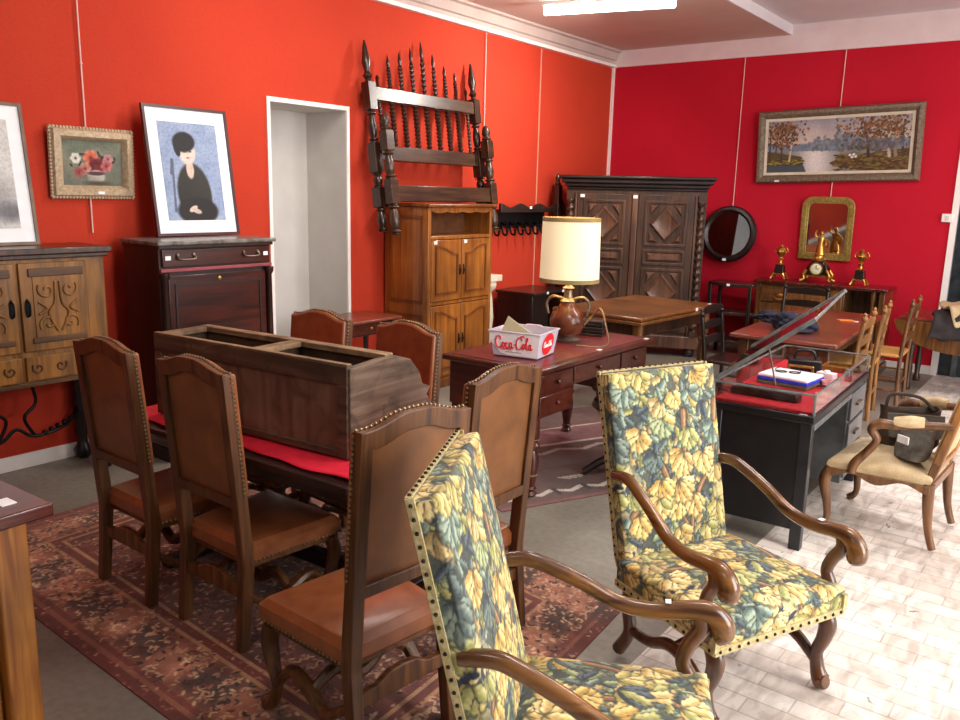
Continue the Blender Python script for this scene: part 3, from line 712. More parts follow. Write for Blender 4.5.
def foot(t):
    W = 1.36
    for s in (-1, 1):
        x = s*W/2
        mb = MB(); mb.box(x-.045, -.042, .25, x+.045, .042, .45); mb.box(x-.045, -.042, .68, x+.045, .042, .84)
        turned(mb, x, .45, .68, .042); turned(mb, x, .0, .25, .044); mb.lathe([(.035, .84), (.045, .86), (.03, .88), (.042, .91), (.03, .96), (.012, .98)], (x, 0, 0), 12); mb.build('post', M_BED, t, .004)
    mb = MB(); mb.box(-W/2+.045, -.026, .27, W/2-.045, .026, .40); mb.build('rail', M_BED, t, .006)
bed_piece('carved_footboard', 'shorter turned bed footboard with one plain rail hung in front of the twist headboard', (-4.635, 5.65, 1.345), foot)
# black coat rack with hooks
t = thing('coat_rack', 'black wavy-topped wall coat rack with a row of hooks right of the pine cabinet', 'coat rack', (XL+.004, 7.22, 1.27), 90)
W = 1.06
low = [(W/2-W*k/40, .10-.035*abs(math.sin(k/40*PI*7))) for k in range(41)]
mb = MB(); mb.prism([(-W/2, .27), (W/2, .27)]+low, 'y', -.03, 0); mb.build('back_board', M_BLACK, t, .004)
n = 30; up = [(-W/2+W*k/n, .31+.022*math.cos(k/n*PI*6)) for k in range(n+1)]
mb = MB(); mb.prism([(W/2, .26), (-W/2, .26)]+up, 'y', -.20, -.17); mb.box(-W/2, -.20, .24, W/2, 0, .27); mb.build('shelf', M_DARKX, t, .004)
for k in range(7):
    x = -W/2+.1+(W-.2)*k/6
    mb = MB(); mb.tube([(x, -.03, .13), (x, -.09, .11), (x, -.10, .15)], .010, 8); mb.tube([(x, -.03, .12), (x, -.06, .02), (x, -.10, .01), (x, -.11, .05)], .011, 8); mb.ball((x, -.11, .055), .017); mb.build('hook', M_BLACKM, t)
sticker(t, (0, -.20, .29), s=.02)
# bedpost behind the armoire
t = thing('bedpost', 'dark turned wooden bedpost with knob standing between coat rack and armoire', 'bedpost', (-4.90, 7.86, 0), 90)
mb = MB(); mb.box(-.04, -.04, 0, .04, .04, 1.80); mb.build('post', M_BEDD, t, .005)
mb = MB(); mb.lathe([(.03, 1.80), (.035, 1.82), (.018, 1.84), (.03, 1.875), (.02, 1.91), (.004, 1.93)], (0, 0, 0), 12); mb.build('knob', M_BED, t)
mb = MB(); mb.prism([(.02, 1.7), (.20, 1.55), (.20, 1.2), (.02, 1.2)], 'y', -.02, .02); mb.build('wing', M_BEDD, t, .004)
# cream pedestal
t = thing('cream_pedestal', 'cream turned stone pedestal half hidden behind the pine cabinet', 'pedestal', (-4.74, 6.37, 0), 90)
mb = MB(); mb.box(-.12, -.12, 0, .12, .12, .06); mb.lathe([(.11, .06), (.10, .10), (.06, .14), (.055, .30), (.075, .5), (.06, .68), (.05, .75)], (0, 0, 0), 20); mb.build('shaft', M_CREAM, t, .006)
mb = MB(); mb.lathe([(.05, .75), (.09, .79), (.10, .83), (.09, .86)], (0, 0, 0), 20); mb.box(-.11, -.11, .86, .11, .11, .92); mb.build('capital', M_CREAM, t, .006)
# dark stand
t = thing('dark_stand', 'low dark square stand under the coat rack', 'stand', (-4.72, 7.16, 0), 90)
W, D, H = .62, .44, .72
mb = MB(); mb.box(-W/2-.03, -D/2-.03, H-.025, W/2+.03, D/2+.02, H); mb.build('top', M_DARKX, t, .006)
for s in (-1, 1):
    mb = MB(); mb.box(s*W/2-.02, -D/2, 0, s*W/2+.02, D/2, H-.025); mb.build('side_panel', M_DARK, t, .004)
mb = MB(); mb.box(-W/2, -D/2+.01, .12, W/2, D/2-.01, .15); mb.build('shelf', M_DARK, t, .004)
mb = MB(); mb.box(-W/2+.02, -D/2+.02, .3, W/2-.3, -D/2+.04, H-.03); mb.build('front_panel', M_DARK, t, .004)
sticker(t, (-.1, -D/2-.032, H-.012), s=.018); sticker(t, (.2, -D/2-.032, H-.012), s=.018)
# ------------------------------------------------------------------ back wall furniture
t = thing('armoire', 'big dark two-door armoire with diamond panels and barley-twist corner columns', 'armoire', (-4.10, 8.19, 0), 24)
W, D, H = 1.47, .36, 1.91
F = -D/2
mb = MB(); mb.box(-W/2, F+.02, .10, W/2, D/2, 1.78); mb.build('carcass', M_ARM, t, .005)
mb = MB()
for (a, z0, z1) in ((.0, 1.76, 1.79), (.02, 1.79, 1.83), (.055, 1.83, 1.875), (.085, 1.875, 1.91)): mb.box(-W/2-a, F-a, z0, W/2+a, D/2, z1)
mb.build('cornice', M_ARMD, t, .012)
mb = MB(); mb.box(-W/2-.02, F-.02, .09, W/2+.02, D/2, .23); mb.build('plinth', M_ARML, t, .012)
for s in (-1, 1):
    for y in (F+.06, D/2-.06):
        mb = MB(); mb.lathe([(.04, 0), (.06, .03), (.055, .07), (.04, .09)], (s*(W/2-.07), y, 0), 14); mb.build('foot', M_ARMD, t)
    mb = MB(); mb.twist(s*(W/2-.045), F-.0, .28, 1.66, .032, 17, 10, .3, 1, 200); mb.box(s*(W/2-.045)-.04, F-.035, .23, s*(W/2-.045)+.04, F+.03, .29); mb.box(s*(W/2-.045)-.04, F-.035, 1.65, s*(W/2-.045)+.04, F+.03, 1.72); mb.build('twist_column', M_ARM, t)
    x0, x1 = (.035, W/2-.12) if s > 0 else (-W/2+.12, -.035)
    mb = MB(); mb.box(x0, F-.005, .26, x1, F+.03, 1.72); d = mb.build('door', M_ARM, t, .005)
    for (z0, z1, kind) in ((1.20, 1.64, 1), (1.00, 1.13, 0), (.46, .93, 1), (.30, .41, 0)):
        a, b = x0+.085, x1-.085
        mb = MB(); mb.strip([(a-.02, z0-.02), (b+.02, z0-.02), (b+.02, z1+.02), (a-.02, z1+.02)], [(a+.012, z0+.012), (b-.012, z0+.012), (b-.012, z1-.012), (a+.012, z1-.012)], 'y', F-.02, F-.004)
        mb.build('panel_moulding', M_ARM, d, .006)
        mb = MB(); cx, cz = (a+b)/2, (z0+z1)/2
        if kind:
            hw, hh = (b-a)/2-.035, (z1-z0)/2-.035
            # pyramid diamond
            ring0 = [(cx, cz-hh), (cx+hw, cz), (cx, cz+hh), (cx-hw, cz)]
            A = [mb.bm.verts.new((x, F-.006, z)) for x, z in ring0]; B = [mb.bm.verts.new((cx+(x-cx)*.86, F-.045, cz+(z-cz)*.86)) for x, z in ring0]
            E_ = [mb.bm.verts.new((cx+(x-cx)*.68, F-.03, cz+(z-cz)*.68)) for x, z in ring0]
            for k in range(4): mb.face([A[k], A[(k+1) % 4], B[(k+1) % 4], B[k]]); mb.face([B[k], B[(k+1) % 4], E_[(k+1) % 4], E_[k]])
            mb.face(E_)
            for qx in (-1, 1):       # corner triangles
                for qz in (-1, 1):
                    tri = [(cx+qx*(hw+.0), cz+qz*(hh+.012)), (cx+qx*.07, cz+qz*(hh+.012)), (cx+qx*(hw+.0), cz+qz*.07)]
                    m_ = (sum(p[0] for p in tri)/3, sum(p[1] for p in tri)/3)
                    A = [mb.bm.verts.new((x, F-.006, z)) for x, z in tri]; B = [mb.bm.verts.new((m_[0]+(x-m_[0])*.45, F-.034, m_[1]+(z-m_[1])*.45)) for x, z in tri]
                    for k in range(3): mb.face([A[k], A[(k+1) % 3], B[(k+1) % 3], B[k]])
                    mb.face(B)
        else: mb.pyramid(a+.03, z0+.02, b-.03, z1-.02, F-.006, .03, .025)
        mb.build('raised_panel', M_ARML, d)
mb = MB(); mb.box(-.03, F-.025, .26, .03, F+.02, 1.73); mb.box(-W/2+.09, F-.012, .23, -W/2+.115, F+.02, 1.72); mb.box(W/2-.115, F-.012, .23, W/2-.09, F+.02, 1.72); mb.build('stile', M_ARML, t, .006)
for x in (-.56, -.0): sticker(t, (x, F-.028, 1.695), s=.022)
# etagere
t = thing('tiered_stand', 'small dark three-tier wooden stand below the round mirror', 'stand', (-3.16, 8.82, 0), 0)
W, D, H = .50, .36, .80
for s in (-1, 1):
    for y in (-1, 1):
        mb = MB(); mb.box(s*(W/2-.03)-.018, y*(D/2-.03)-.018, 0, s*(W/2-.03)+.018, y*(D/2-.03)+.018, H-.02); mb.build('leg', M_DARK, t, .003)
for z, nm in ((H-.03, 'top'), (.46, 'shelf'), (.15, 'shelf')):
    mb = MB(); mb.prism([(-W/2, D/2), (-W/2, -D/2+.04), (-W/4, -D/2-.01), (0, -D/2-.03), (W/4, -D/2-.01), (W/2, -D/2+.04), (W/2, D/2)], 'z', z, z+.035); mb.build(nm, M_DARKX, t, .005)
sticker(t, (0, -D/2-.031, H-.01), s=.018)
# sideboard
t = thing('low_sideboard', 'low brown sideboard with open right bay under the arched mirror', 'sideboard', (-2.275, 8.97, 0), 0)
W, D, H = 1.27, .42, .86
F = -D/2
mb = MB(); mb.box(-W/2, F+.015, .08, -W/2+.04, D/2, .83); mb.box(W/2-.05, F+.0, .08, W/2, D/2, .83); mb.box(-W/2+.04, F+.02, .08, .26, D/2, .83); mb.box(.26, D/2-.03, .08, W/2-.05, D/2, .83); mb.box(.26, F+.02, .08, W/2-.05, D/2-.03, .12); mb.build('carcass', M_WALNUT, t, .004)
mb = MB(); mb.box(-W/2-.025, F-.03, .83, W/2+.025, D/2, .862); mb.build('top', M_MAHT, t, .006)
mb = MB(); mb.box(-W/2+.05, F, .64, -.14, F+.02, .80); mb.pyramid(-W/2+.075, .665, -.165, .775, F, .008, .02); d = mb.build('drawer', M_WALNUT, t, .004)
mb = MB(); mb.tube([(-.44, F-.012, .70), (-.40, F-.03, .675), (-.34, F-.03, .675), (-.30, F-.012, .70)], .008, 8); mb.ball((-.37, F-.012, .715), .02, (2, .6, 1)); mb.build('handle', M_BRASS, d)
mb = MB(); mb.box(-W/2+.05, F, .12, -.14, F+.02, .62); mb.pyramid(-W/2+.10, .18, -.19, .56, F, .012, .03); mb.build('door', M_WALNUT, t, .004)
mb = MB(); mb.box(-.12, F, .12, .24, F+.02, .80); mb.pyramid(-.07, .18, .19, .74, F, .012, .03); d = mb.build('door', M_WALNUT, t, .004)
mb = MB(); mb.ball((.205, F-.018, .48), .014); mb.build('knob', M_BRASS, d)
mb = MB(); mb.box(.27, F+.03, .45, W/2-.055, D/2-.03, .475); mb.build('shelf', M_WALNUTD, t, .003)
mb = MB(); mb.lathe([(.02, .12), (.024, .2), (.016, .25), (.02, .6), (.016, .68), (.026, .74), (.026, .83)], (W/2-.11, F+.03, 0), 12); mb.build('column', M_WALNUT, t)
mb = MB(); mb.box(-W/2-.015, F-.012, 0, W/2+.015, D/2, .085); mb.build('plinth', M_WALNUTD, t, .005)
# mantel clock with figure
M_BLKST = plain('black_marble', '#15100f', '#2a201e', .2)
t = thing('mantel_clock', 'gilt mantel clock with standing figure on a black base, centre of the back sideboard', 'clock', (-2.33, 8.90, .882), 0)
mb = MB()
for s in (-1, 1): mb.tube([(s*.10, -.05, .11), (s*.13, -.06, .06), (s*.12, -.06, .02), (s*.155, -.07, .0)], [.02, .018, .014, .02], 10); mb.tube([(s*.10, .05, .11), (s*.13, .06, .06), (s*.12, .06, .02), (s*.155, .07, .0)], [.02, .018, .014, .02], 10)
mb.box(-.12, -.07, .045, .12, .07, .06); mb.build('feet', M_BRASS, t)
mb = MB(); mb.prism([(-.11, .06), (.11, .06), (.12, .09), (.09, .16), (.05, .21), (-.05, .21), (-.09, .16), (-.12, .09)], 'y', -.06, .06); mb.build('case', M_BLKST, t, .006)
mb = MB(); mb.lathe([(0, .06), (.055, .06), (.058, .07), (.05, .076), (0, .074)], (0, 0, .13), 24, R90); mb.build('dial', plain('dial_face', '#d8d8b8', '#eaeacc', .4), t)
mb = MB(); mb.lathe([(.056, .062), (.068, .062), (.068, .08), (.056, .08), (.056, .062)], (0, 0, .13), 24, R90); mb.box(-.003, -.082, .13, .003, -.078, .165); mb.box(0, -.082, .128, .028, -.078, .133); mb.build('bezel', M_BRASS, t)
mb = MB(); mb.lathe([(.06, .21), (.065, .225), (.05, .24), (.048, .26), (.055, .27)], (0, 0, 0), 16)
mb.lathe([(.05, .27), (.045, .30), (.03, .37), (.026, .39), (.034, .43), (.03, .45), (.012, .46), (.012, .47)], (0, 0, 0), 14, None, 1, .8); mb.ball((0, 0, .49), .022, (1, 1, 1.2))
mb.tube([(.03, 0, .44), (.055, -.02, .41), (.06, -.04, .37)], .010, 8); mb.tube([(-.03, 0, .44), (-.06, 0, .47), (-.05, 0, .52)], .010, 8); mb.tube([(.0, .02, .45), (.05, .05, .40), (.06, .05, .33)], [.01, .03, .008], 8, 5, .3)
mb.build('figure', M_BRASS, t)
def garn(x, label):
    t = thing('candle_garniture', label, 'garniture', (x, 8.90, .876), 0, 'gilt garnitures flanking the clock')
    mb = MB()
    for sx in (-1, 1):
        for sy in (-1, 1): mb.tube([(sx*.045, sy*.04, .06), (sx*.06, sy*.05, .03), (sx*.075, sy*.06, 0)], [.014, .01, .013], 8)
    mb.box(-.06, -.05, .045, .06, .05, .058); mb.build('feet', M_BRASS, t)
    mb = MB(); mb.rings([[(-.05, -.045, .058), (.05, -.045, .058), (.05, .045, .058), (-.05, .045, .058)], [(-.04, -.035, .15), (.04, -.035, .15), (.04, .035, .15), (-.04, .035, .15)]]); mb.build('base', M_BLKST, t, .004)
    mb = MB(); mb.lathe([(.045, .15), (.02, .165), (.016, .19), (.03, .21), (.014, .23), (.04, .26), (.05, .285), (.04, .31), (.02, .325), (.026, .335), (.008, .36)], (0, 0, 0), 16)
    for s in (-1, 1): mb.tube([(s*.04, 0, .27), (s*.07, 0, .29), (s*.05, 0, .33)], .006, 8)
    mb.build('urn', M_BRASS, t)
garn(-2.72, 'small gilt and black garniture left of the mantel clock'); garn(-1.92, 'small gilt and black garniture right of the mantel clock')
# drop-leaf table with coat at the far right
t = thing('drop_leaf_table', 'round brown drop-leaf table by the dark door at far right', 'table', (-.90, 8.56, 0), 0)
mb = MB(); mb.box(-.50, -.36, .66, .55, .36, .685); mb.build('tabletop', M_RTAB, t, .005)
pts = [(.55*math.cos(a)*1.0+.02, .66-.27*math.sin(a)) for a in [PI*k/20 for k in range(21)]]
for s in (-1, 1):
    mb = MB(); mb.prism(pts, 'y', min(s*.365, s*.385), max(s*.365, s*.385)); mb.build('drop_leaf', M_WALNUT, t, .004)
mb = MB(); mb.box(-.40, -.26, .55, .42, .26, .66); mb.build('apron', M_WALNUTD, t, .004)
for sx in (-.38, .40):
    for sy in (-1, 1):
        mb = MB(); mb.lathe([(.03, 0), (.035, .04), (.022, .08), (.03, .2), (.02, .3), (.034, .42), (.034, .56)], (sx, sy*.24, 0), 12); mb.build('leg', M_WALNUTD, t)
t = thing('coat', 'dark coat with beige lining thrown over the drop-leaf table', 'coat', (-.90, 8.5, .687), 0)
def drape(name, mat, x0, x1, y0, y1, fz, seed, n=26):
    rng = random.Random(seed); ph = [rng.random()*6 for _ in range(6)]
    X, Y = np.meshgrid(np.linspace(x0, x1, n), np.linspace(y0, y1, n))
    e = .03*np.sin(Y*14+ph[0]); X2 = X+e*.5; Y2 = Y+.03*np.sin(X*13+ph[1])
    Z = fz(X, Y)+.018*np.sin(X*25+ph[2])*np.sin(Y*19+ph[3])+.014*np.sin(X*41+Y*33+ph[4])
    return np.stack([X2, Y2, Z], -1)
def solid_grid(name, P, mat, parent, th=.02):
    mb = MB(); h, w = P.shape[:2]
    A = [[mb.bm.verts.new(P[j, i]) for i in range(w)] for j in range(h)]
    for j in range(h-1):
        for i in range(w-1): mb.face([A[j][i], A[j][i+1], A[j+1][i+1], A[j+1][i]])
    o = mb.build(name, mat, parent, angle=180)
    md = o.modifiers.new('t', 'SOLIDIFY'); md.thickness = th; md.offset = 1
    return o
def fz(X, Y):
    d = np.clip(-.39-Y, 0, 1)      # beyond front edge: hang down
    return .035+.05*np.exp(-((X-.12)/.2)**2)-d*1.0
P = drape('coat', M_COAT, -.22, .42, -.60, .22, fz, 3); P[..., 1] = np.maximum(P[..., 1], -.44); solid_grid('body', P, M_COAT, t)
P = drape('lining', M_BEIGE, -.12, .22, -.50, -.05, lambda X, Y: fz(X, Y)+.055, 9, 18); P[..., 1] = np.maximum(P[..., 1], -.48); P[..., 0] += (P[..., 1]+.3)*-.45; solid_grid('lining', P, M_BEIGE, t, .012)
# ------------------------------------------------------------------ mid-room tables
def turned_leg(mb, x, y, h, r, seg=14):
    mb.lathe([(r*.7, 0), (r*.95, h*.03), (r*.6, h*.07), (r*.85, h*.10), (r*.62, h*.13), (r*.9, h*.3), (r*1.05, h*.48), (r*.75, h*.6), (r*1.1, h*.64), (r*1.1, h*.67), (r*.7, h*.70), (r, h*.74), (r, h)], (x, y, 0), seg)
# writing desk with leather top
t = thing('writing_desk', 'large dark red-brown writing desk with oxblood leather top carrying the lamp', 'desk', (-2.684, 4.353, .004), 89.5)
W, D, H = 1.42, .70, .758
mb = MB(); mb.box(-W/2, -D/2, H-.035, W/2, D/2, H); mb.build('desktop', M_DESK, t, .008)
mb = MB(); mb.box(-W/2+.05, -D/2+.05, H-.0005, W/2-.05, D/2-.05, H+.002); mb.build('leather_inset', M_DESKTOP, t)
mb = MB(); mb.box(-W/2+.04, -D/2+.04, .46, -W/2+.44, D/2-.04, H-.034); mb.box(W/2-.44, -D/2+.04, .46, W/2-.04, D/2-.04, H-.034); mb.box(-W/2+.44, -D/2+.04, .60, W/2-.44, D/2-.04, H-.034); mb.build('frame', M_DESK, t, .004)
for s in (-1, 1):
    for z0, z1 in ((.48, .585), (.60, .71)):
        x0, x1 = sorted((s*(W/2-.07), s*(W/2-.41)))
        mb = MB(); mb.box(x0, -D/2+.03, z0, x1, -D/2+.05, z1); d = mb.build('drawer', M_DESK, t, .004)
        mb = MB(); mb.ball(((x0+x1)/2, -D/2+.018, (z0+z1)/2), .014); mb.build('knob', M_DESK, d)
mb = MB(); mb.box(-.28, -D/2+.03, .62, .28, -D/2+.05, .71); d = mb.build('drawer', M_DESK, t, .004)
mb = MB(); mb.ball((0, -D/2+.018, .665), .014); mb.build('knob', M_DESK, d)
for sx in (-1, 1):
    for sy in (-1, 1):
        mb = MB(); turned_leg(mb, sx*(W/2-.08), sy*(D/2-.08), .46, .042); l = mb.build('leg', M_DESK, t)
        if sx < 0 and sy < 0:
            mb = MB()
            for z in (.13, .30, .34): mb.lathe([(.03, z-.008), (.046, z), (.03, z+.008)], (sx*(W/2-.08), sy*(D/2-.08), 0), 14)
            mb.build('ring', M_OLDL, l, label='pale worn rings')
for (x, y) in ((.63, -D/2+.03), (.05, -D/2+.06), ): sticker(t, (x, y, H+.002), s=.018, n='z')
# brown extending table beyond
t = thing('brown_table', 'square brown table with thick top standing in front of the armoire', 'table', (-3.16, 6.47, .0), 86)
W, D, H = 1.36, .86, .77
mb = MB(); mb.box(-W/2, -D/2, H-.03, W/2, D/2, H); mb.build('tabletop', M_TABLEB, t, .01)
mb = MB(); mb.box(-W/2-.0, -D/2-.0, H-.062, W/2+.0, D/2+.0, H-.034); mb.build('extension_leaf', M_TABLEB, t, .006)
mb = MB(); mb.box(-W/2+.1, -D/2+.08, .60, W/2-.1, D/2-.08, H-.06); mb.build('apron', M_WALNUTD, t, .004)
for sx in (-1, 1):
    for sy in (-1, 1):
        mb = MB(); turned_leg(mb, sx*(W/2-.10), sy*(D/2-.08), .70, .045); mb.build('leg', M_WALNUT, t)
sticker(t, (.25, -D/2-.001, H-.012), s=.02); sticker(t, (.6, -D/2+.05, H), s=.018, n='z')
# reddish table
t = thing('reddish_table', 'long reddish-topped table behind the display case', 'table', (-1.736, 6.666, 0), 92.4)
W, D, H = 1.86, .73, .752
mb = MB(); mb.box(-W/2, -D/2, H-.03, W/2, D/2, H); mb.build('tabletop', M_RTAB, t, .008)
mb = MB(); mb.box(-W/2+.06, -D/2+.06, H-.12, W/2-.06, D/2-.06, H-.03); mb.build('apron', M_WALNUTD, t, .004)
for sx in (-1, 1):
    for sy in (-1, 1):
        mb = MB(); mb.box(sx*(W/2-.09)-.035, sy*(D/2-.09)-.035, 0, sx*(W/2-.09)+.035, sy*(D/2-.09)+.035, H-.03); mb.build('leg', M_WALNUTD, t, .004)
sticker(t, (.35, -.25, H), s=.02, n='z'); sticker(t, (.75, -.30, H), s=.02, n='z')
mb = MB(); mb.box(-.06, -.04, 0, .06, .04, .004); o = mb.build('orange_card', M_ORANGE); o.location = (-1.58, 7.02, .754); o.rotation_euler = (0, 0, .6); tag(o, 'small orange card lying on the reddish table', 'card')
mb = MB(); mb.tube([(0, 0, .012), (.0, .62, .012)], .012, 8, 1, .6); o = mb.build('wooden_stick', M_LOAK); o.location = (-1.72, 6.33, .754); o.rotation_euler = (0, 0, .14); tag(o, 'thin brown wooden stick lying on the reddish table', 'stick')
def lump(name, mat, loc, r, sc, label, cat, seed, squash=.5):
    mb = MB(); bmesh.ops.create_icosphere(mb.bm, subdivisions=4, radius=r)
    rng = random.Random(seed); ph = [rng.random()*6 for _ in range(8)]
    for v in mb.bm.verts:
        c = v.co.normalized(); k = 1+.16*math.sin(c.x*5+ph[0]+c.y*3)+.12*math.sin(c.y*7+ph[1]+c.z*4)+.07*math.sin(c.x*13+c.z*11+ph[2])
        v.co = Vector((c.x*k*r*sc[0], c.y*k*r*sc[1], max(c.z*k*r*sc[2], -r*sc[2]*squash)))
    zmin = min(v.co.z for v in mb.bm.verts)
    for v in mb.bm.verts: v.co.z -= zmin
    o = mb.build(name, mat, None, angle=180); o.location = loc
    if label: tag(o, label, cat)
    return o
t = thing('cap', 'dark navy cap with peak lying on the reddish table', 'cap', (-1.76, 6.22, .753), 30)
o = lump('crown', M_NAVY, (0, 0, 0), .13, (1.1, 1, .62), None, None, 5); o.parent = t
mb = MB(); mb.prism([(-.10, -.10), (-.11, -.15), (-.06, -.21), (.06, -.21), (.11, -.15), (.10, -.10)], 'z', .012, .024); mb.build('peak', M_NAVY, t, .004)
lump('navy_scarf', M_NAVY, (-2.02, 6.56, .753), .12, (1.3, 1.1, .4), 'crumpled dark navy scarf beside the cap on the reddish table', 'scarf', 12)

# display case desk
t = thing('pedestal_desk', 'black pedestal desk with metal frame carrying the glass display case', 'desk', (-1.258, 4.62, 0), 2)
W, D, H = .50, 1.33, .69
M_STEEL = plain('grey_steel', '#5c6062', '#7c8082', .4, metal=.3)
mb = MB(); mb.box(-W/2-.005, -D/2-.005, H-.04, W/2+.005, D/2+.005, H); mb.build('desktop', M_BLACK, t, .005)
mb = MB(); mb.box(-W/2+.01, -D/2+.01, .10, W/2-.035, -D/2+.06, H-.04); mb.box(-W/2+.01, -D/2+.06, .10, -W/2+.04, D/2-.01, H-.04); mb.build('body_panel', M_BLACK, t, .004)
mb = MB(); mb.box(-W/2+.04, D/2-.45, .10, W/2-.01, D/2-.01, H-.04); mb.build('pedestal', M_STEEL, t, .004)
for z0, z1 in ((.13, .28), (.30, .45), (.47, .63)):
    mb = MB(); mb.box(W/2-.012, D/2-.43, z0, W/2+.004, D/2-.03, z1); d = mb.build('drawer', M_STEEL, t, .003)
    mb = MB(); mb.box(W/2+.004, D/2-.30, (z0+z1)/2-.008, W/2+.02, D/2-.18, (z0+z1)/2+.008); mb.build('handle', M_PEWTER, d, .002)
for x, y in ((-W/2+.03, -D/2+.03), (W/2-.03, -D/2+.03), (-W/2+.03, D/2-.03), (W/2-.03, D/2-.03)):
    mb = MB(); mb.box(x-.028, y-.028, 0, x+.028, y+.028, H-.04); mb.build('leg', plain('black_leg', '#121316', '#1e2024', .35), t, .004)
mb = MB(); mb.box(W/2-.01, -D/2+.02, H-.075, W/2+.006, D/2-.46, H-.045); mb.build('side_rail', M_STEEL, t, .003)
sticker(t, (W/2-.05, -D/2+.02, H), s=.018, n='z')
t = thing('display_case', 'low red-lined glass display case with its glass lid propped open', 'display case', (-1.258, 4.62, .692), 2)
w_, d_, h_ = W/2-.004, D/2-.01, .10
mb = MB(); mb.box(-w_+.008, -d_+.008, 0, w_-.008, d_-.008, .012); mb.build('felt_base', M_FELT, t)
for nm, b_ in (('glass_wall', (-w_, -d_, 0, w_, -d_+.006, h_)), ('glass_wall', (-w_, d_-.006, 0, w_, d_, h_)), ('glass_wall', (-w_, -d_, 0, -w_+.006, d_, h_)), ('glass_wall', (w_-.006, -d_, 0, w_, d_, h_))):
    mb = MB(); mb.box(*b_); mb.build(nm, M_GLASS, t)
mb = MB()
for x in (-w_, w_): mb.box(x-.006, -d_, h_-.006, x+.006, d_, h_+.004)
for y in (-d_, d_): mb.box(-w_, y-.006, h_-.006, w_, y+.006, h_+.004)
for x in (-w_, w_):
    for y in (-d_, d_): mb.box(x-.006, y-.006, 0, x+.006, y+.006, h_)
mb.build('rim', M_GLASSE, t, .002)
ang = rad(38); LW_, LL = .58, .60
Rl = Matrix.Rotation(rad(8), 3, 'X') @ Matrix.Rotation(-ang, 3, 'Y'); o_ = (-w_, -d_+.03, h_+.006)
mb = MB(); mb.box(0, 0, 0, LW_, LL, .006, Rl, o_); lid = mb.build('glass_lid', M_GLASS, t)
mb = MB()
for y in (0, LL-.0): mb.box(-.01, y-.012, -.006, LW_+.01, y+.012, .014, Rl, o_)
mb.box(LW_-.008, 0, -.004, LW_+.008, LL, .010, Rl, o_); mb.build('lid_edge', M_GLASSE, lid, .002)
mb = MB(); mb.tube([(.03, -d_+.10, h_), (-.02, -d_+.10, h_+.19)], .004, 6, 1); mb.build('prop_rod', M_PEWTER, t)
mb = MB(); mb.box(w_-.012, .05, h_-.03, w_+.008, .09, h_+.01); mb.build('latch', M_STEEL, t, .002)
def small(name, mbuilder, mat, loc, rz, label, cat, bevel=.002):
    mb = MB(); mbuilder(mb); o = mb.build(name, mat, None, bevel); o.location = loc; o.rotation_euler = (0, 0, rad(rz)); return tag(o, label, cat)
cx, cy, cz = -1.258, 4.62, .7055
t = thing('pen_box', 'long black box lying at the near end of the red-lined display case', 'box', (cx-.02, cy-.47, cz), 1)
mb = MB(); mb.box(-.17, -.045, 0, .17, .045, .035); mb.build('body', M_BLACK, t, .006)
mb = MB(); mb.box(-.165, -.047, .035, .165, .047, .045); mb.build('lid', M_DARKX, t, .004)
t = thing('blue_box', 'white-topped bright blue box in the display case', 'box', (cx-.02, cy-.06, cz), -6)
mb = MB(); mb.box(-.14, -.12, 0, .14, .12, .02); mb.build('base', plain('olive_card', '#5a5240', '#6a6250', .7), t, .003)
mb = MB(); mb.box(-.14, -.12, .0205, .14, .12, .038); mb.build('blue_band', M_BLUE, t, .003)
mb = MB(); mb.box(-.138, -.118, .0385, .138, .118, .055); mb.build('white_lid', M_WHITEC, t, .006)
t = thing('eyeglasses', 'pair of dark spectacles resting on the white box lid', 'glasses', (cx-.04, cy-.05, cz+.056), 15)
for s in (-1, 1):
    mb = MB(); mb.tube([(s*.035+.028*math.cos(a), .022*math.sin(a), .004) for a in [2*PI*k/16 for k in range(17)]], .003, 6, 1); mb.build('lens_rim', M_BLACKM, t)
    mb = MB(); mb.tube([(s*.063, 0, .004), (s*.066, .06, .006), (s*.05, .11, .004)], .0025, 6); mb.build('temple', M_BLACKM, t)
def gb(mb):
    mb.strip([(-.07, 0), (.07, 0), (.07, .065), (-.07, .065)], [(-.058, .012), (.058, .012), (.058, .053), (-.058, .053)], 'y', -.012, .012)
small('brass_frame', gb, M_BRASS, (cx-.03, cy+.16, cz), 8, 'small upright brass picture frame in the display case', 'frame')
small('camera_bag', lambda mb: (mb.box(-.09, -.07, 0, .09, .07, .075), mb.tube([(-.06, 0, .075), (-.04, 0, .12), (.04, 0, .12), (.06, 0, .075)], .008, 8)), M_BLACK, (cx-.06, cy+.34, cz), 20, 'black case with carrying handle at far end of the display case', 'case', .01)
small('white_case', lambda mb: (mb.box(-.05, -.03, 0, .05, .03, .035), mb.lathe([(.02, .035), (.018, .045), (.01, .047)], (0, 0, 0), 14)), M_WHITEC, (cx+.10, cy+.22, cz), -10, 'small white case beside the black case in the display', 'case', .006)
small('red_box', lambda mb: (mb.box(-.045, -.03, 0, .045, .03, .03), mb.box(-.05, -.012, .03, .05, .012, .034)), plain('red_white_card', '#c03040', '#e8c8c8', .5, scale=30), (cx+.16, cy+.03, cz), 35, 'small red and white box near the right side of the display case', 'box')
small('blue_cloth', lambda mb: mb.tube([(-.05, 0, .008), (0, .02, .014), (.06, .0, .008), (.09, -.02, .007)], .009, 8, 5, .5), M_NAVY, (cx+.17, cy-.08, cz), -25, 'narrow navy strap lying beside the white box', 'strap', 0)
small('orange_packet', lambda mb: (mb.box(-.025, -.018, 0, .025, .018, .012), mb.box(-.03, -.01, .004, .03, .01, .008)), M_ORANGE, (cx+.19, cy-.24, cz), 20, 'small orange packet on the red felt', 'packet')
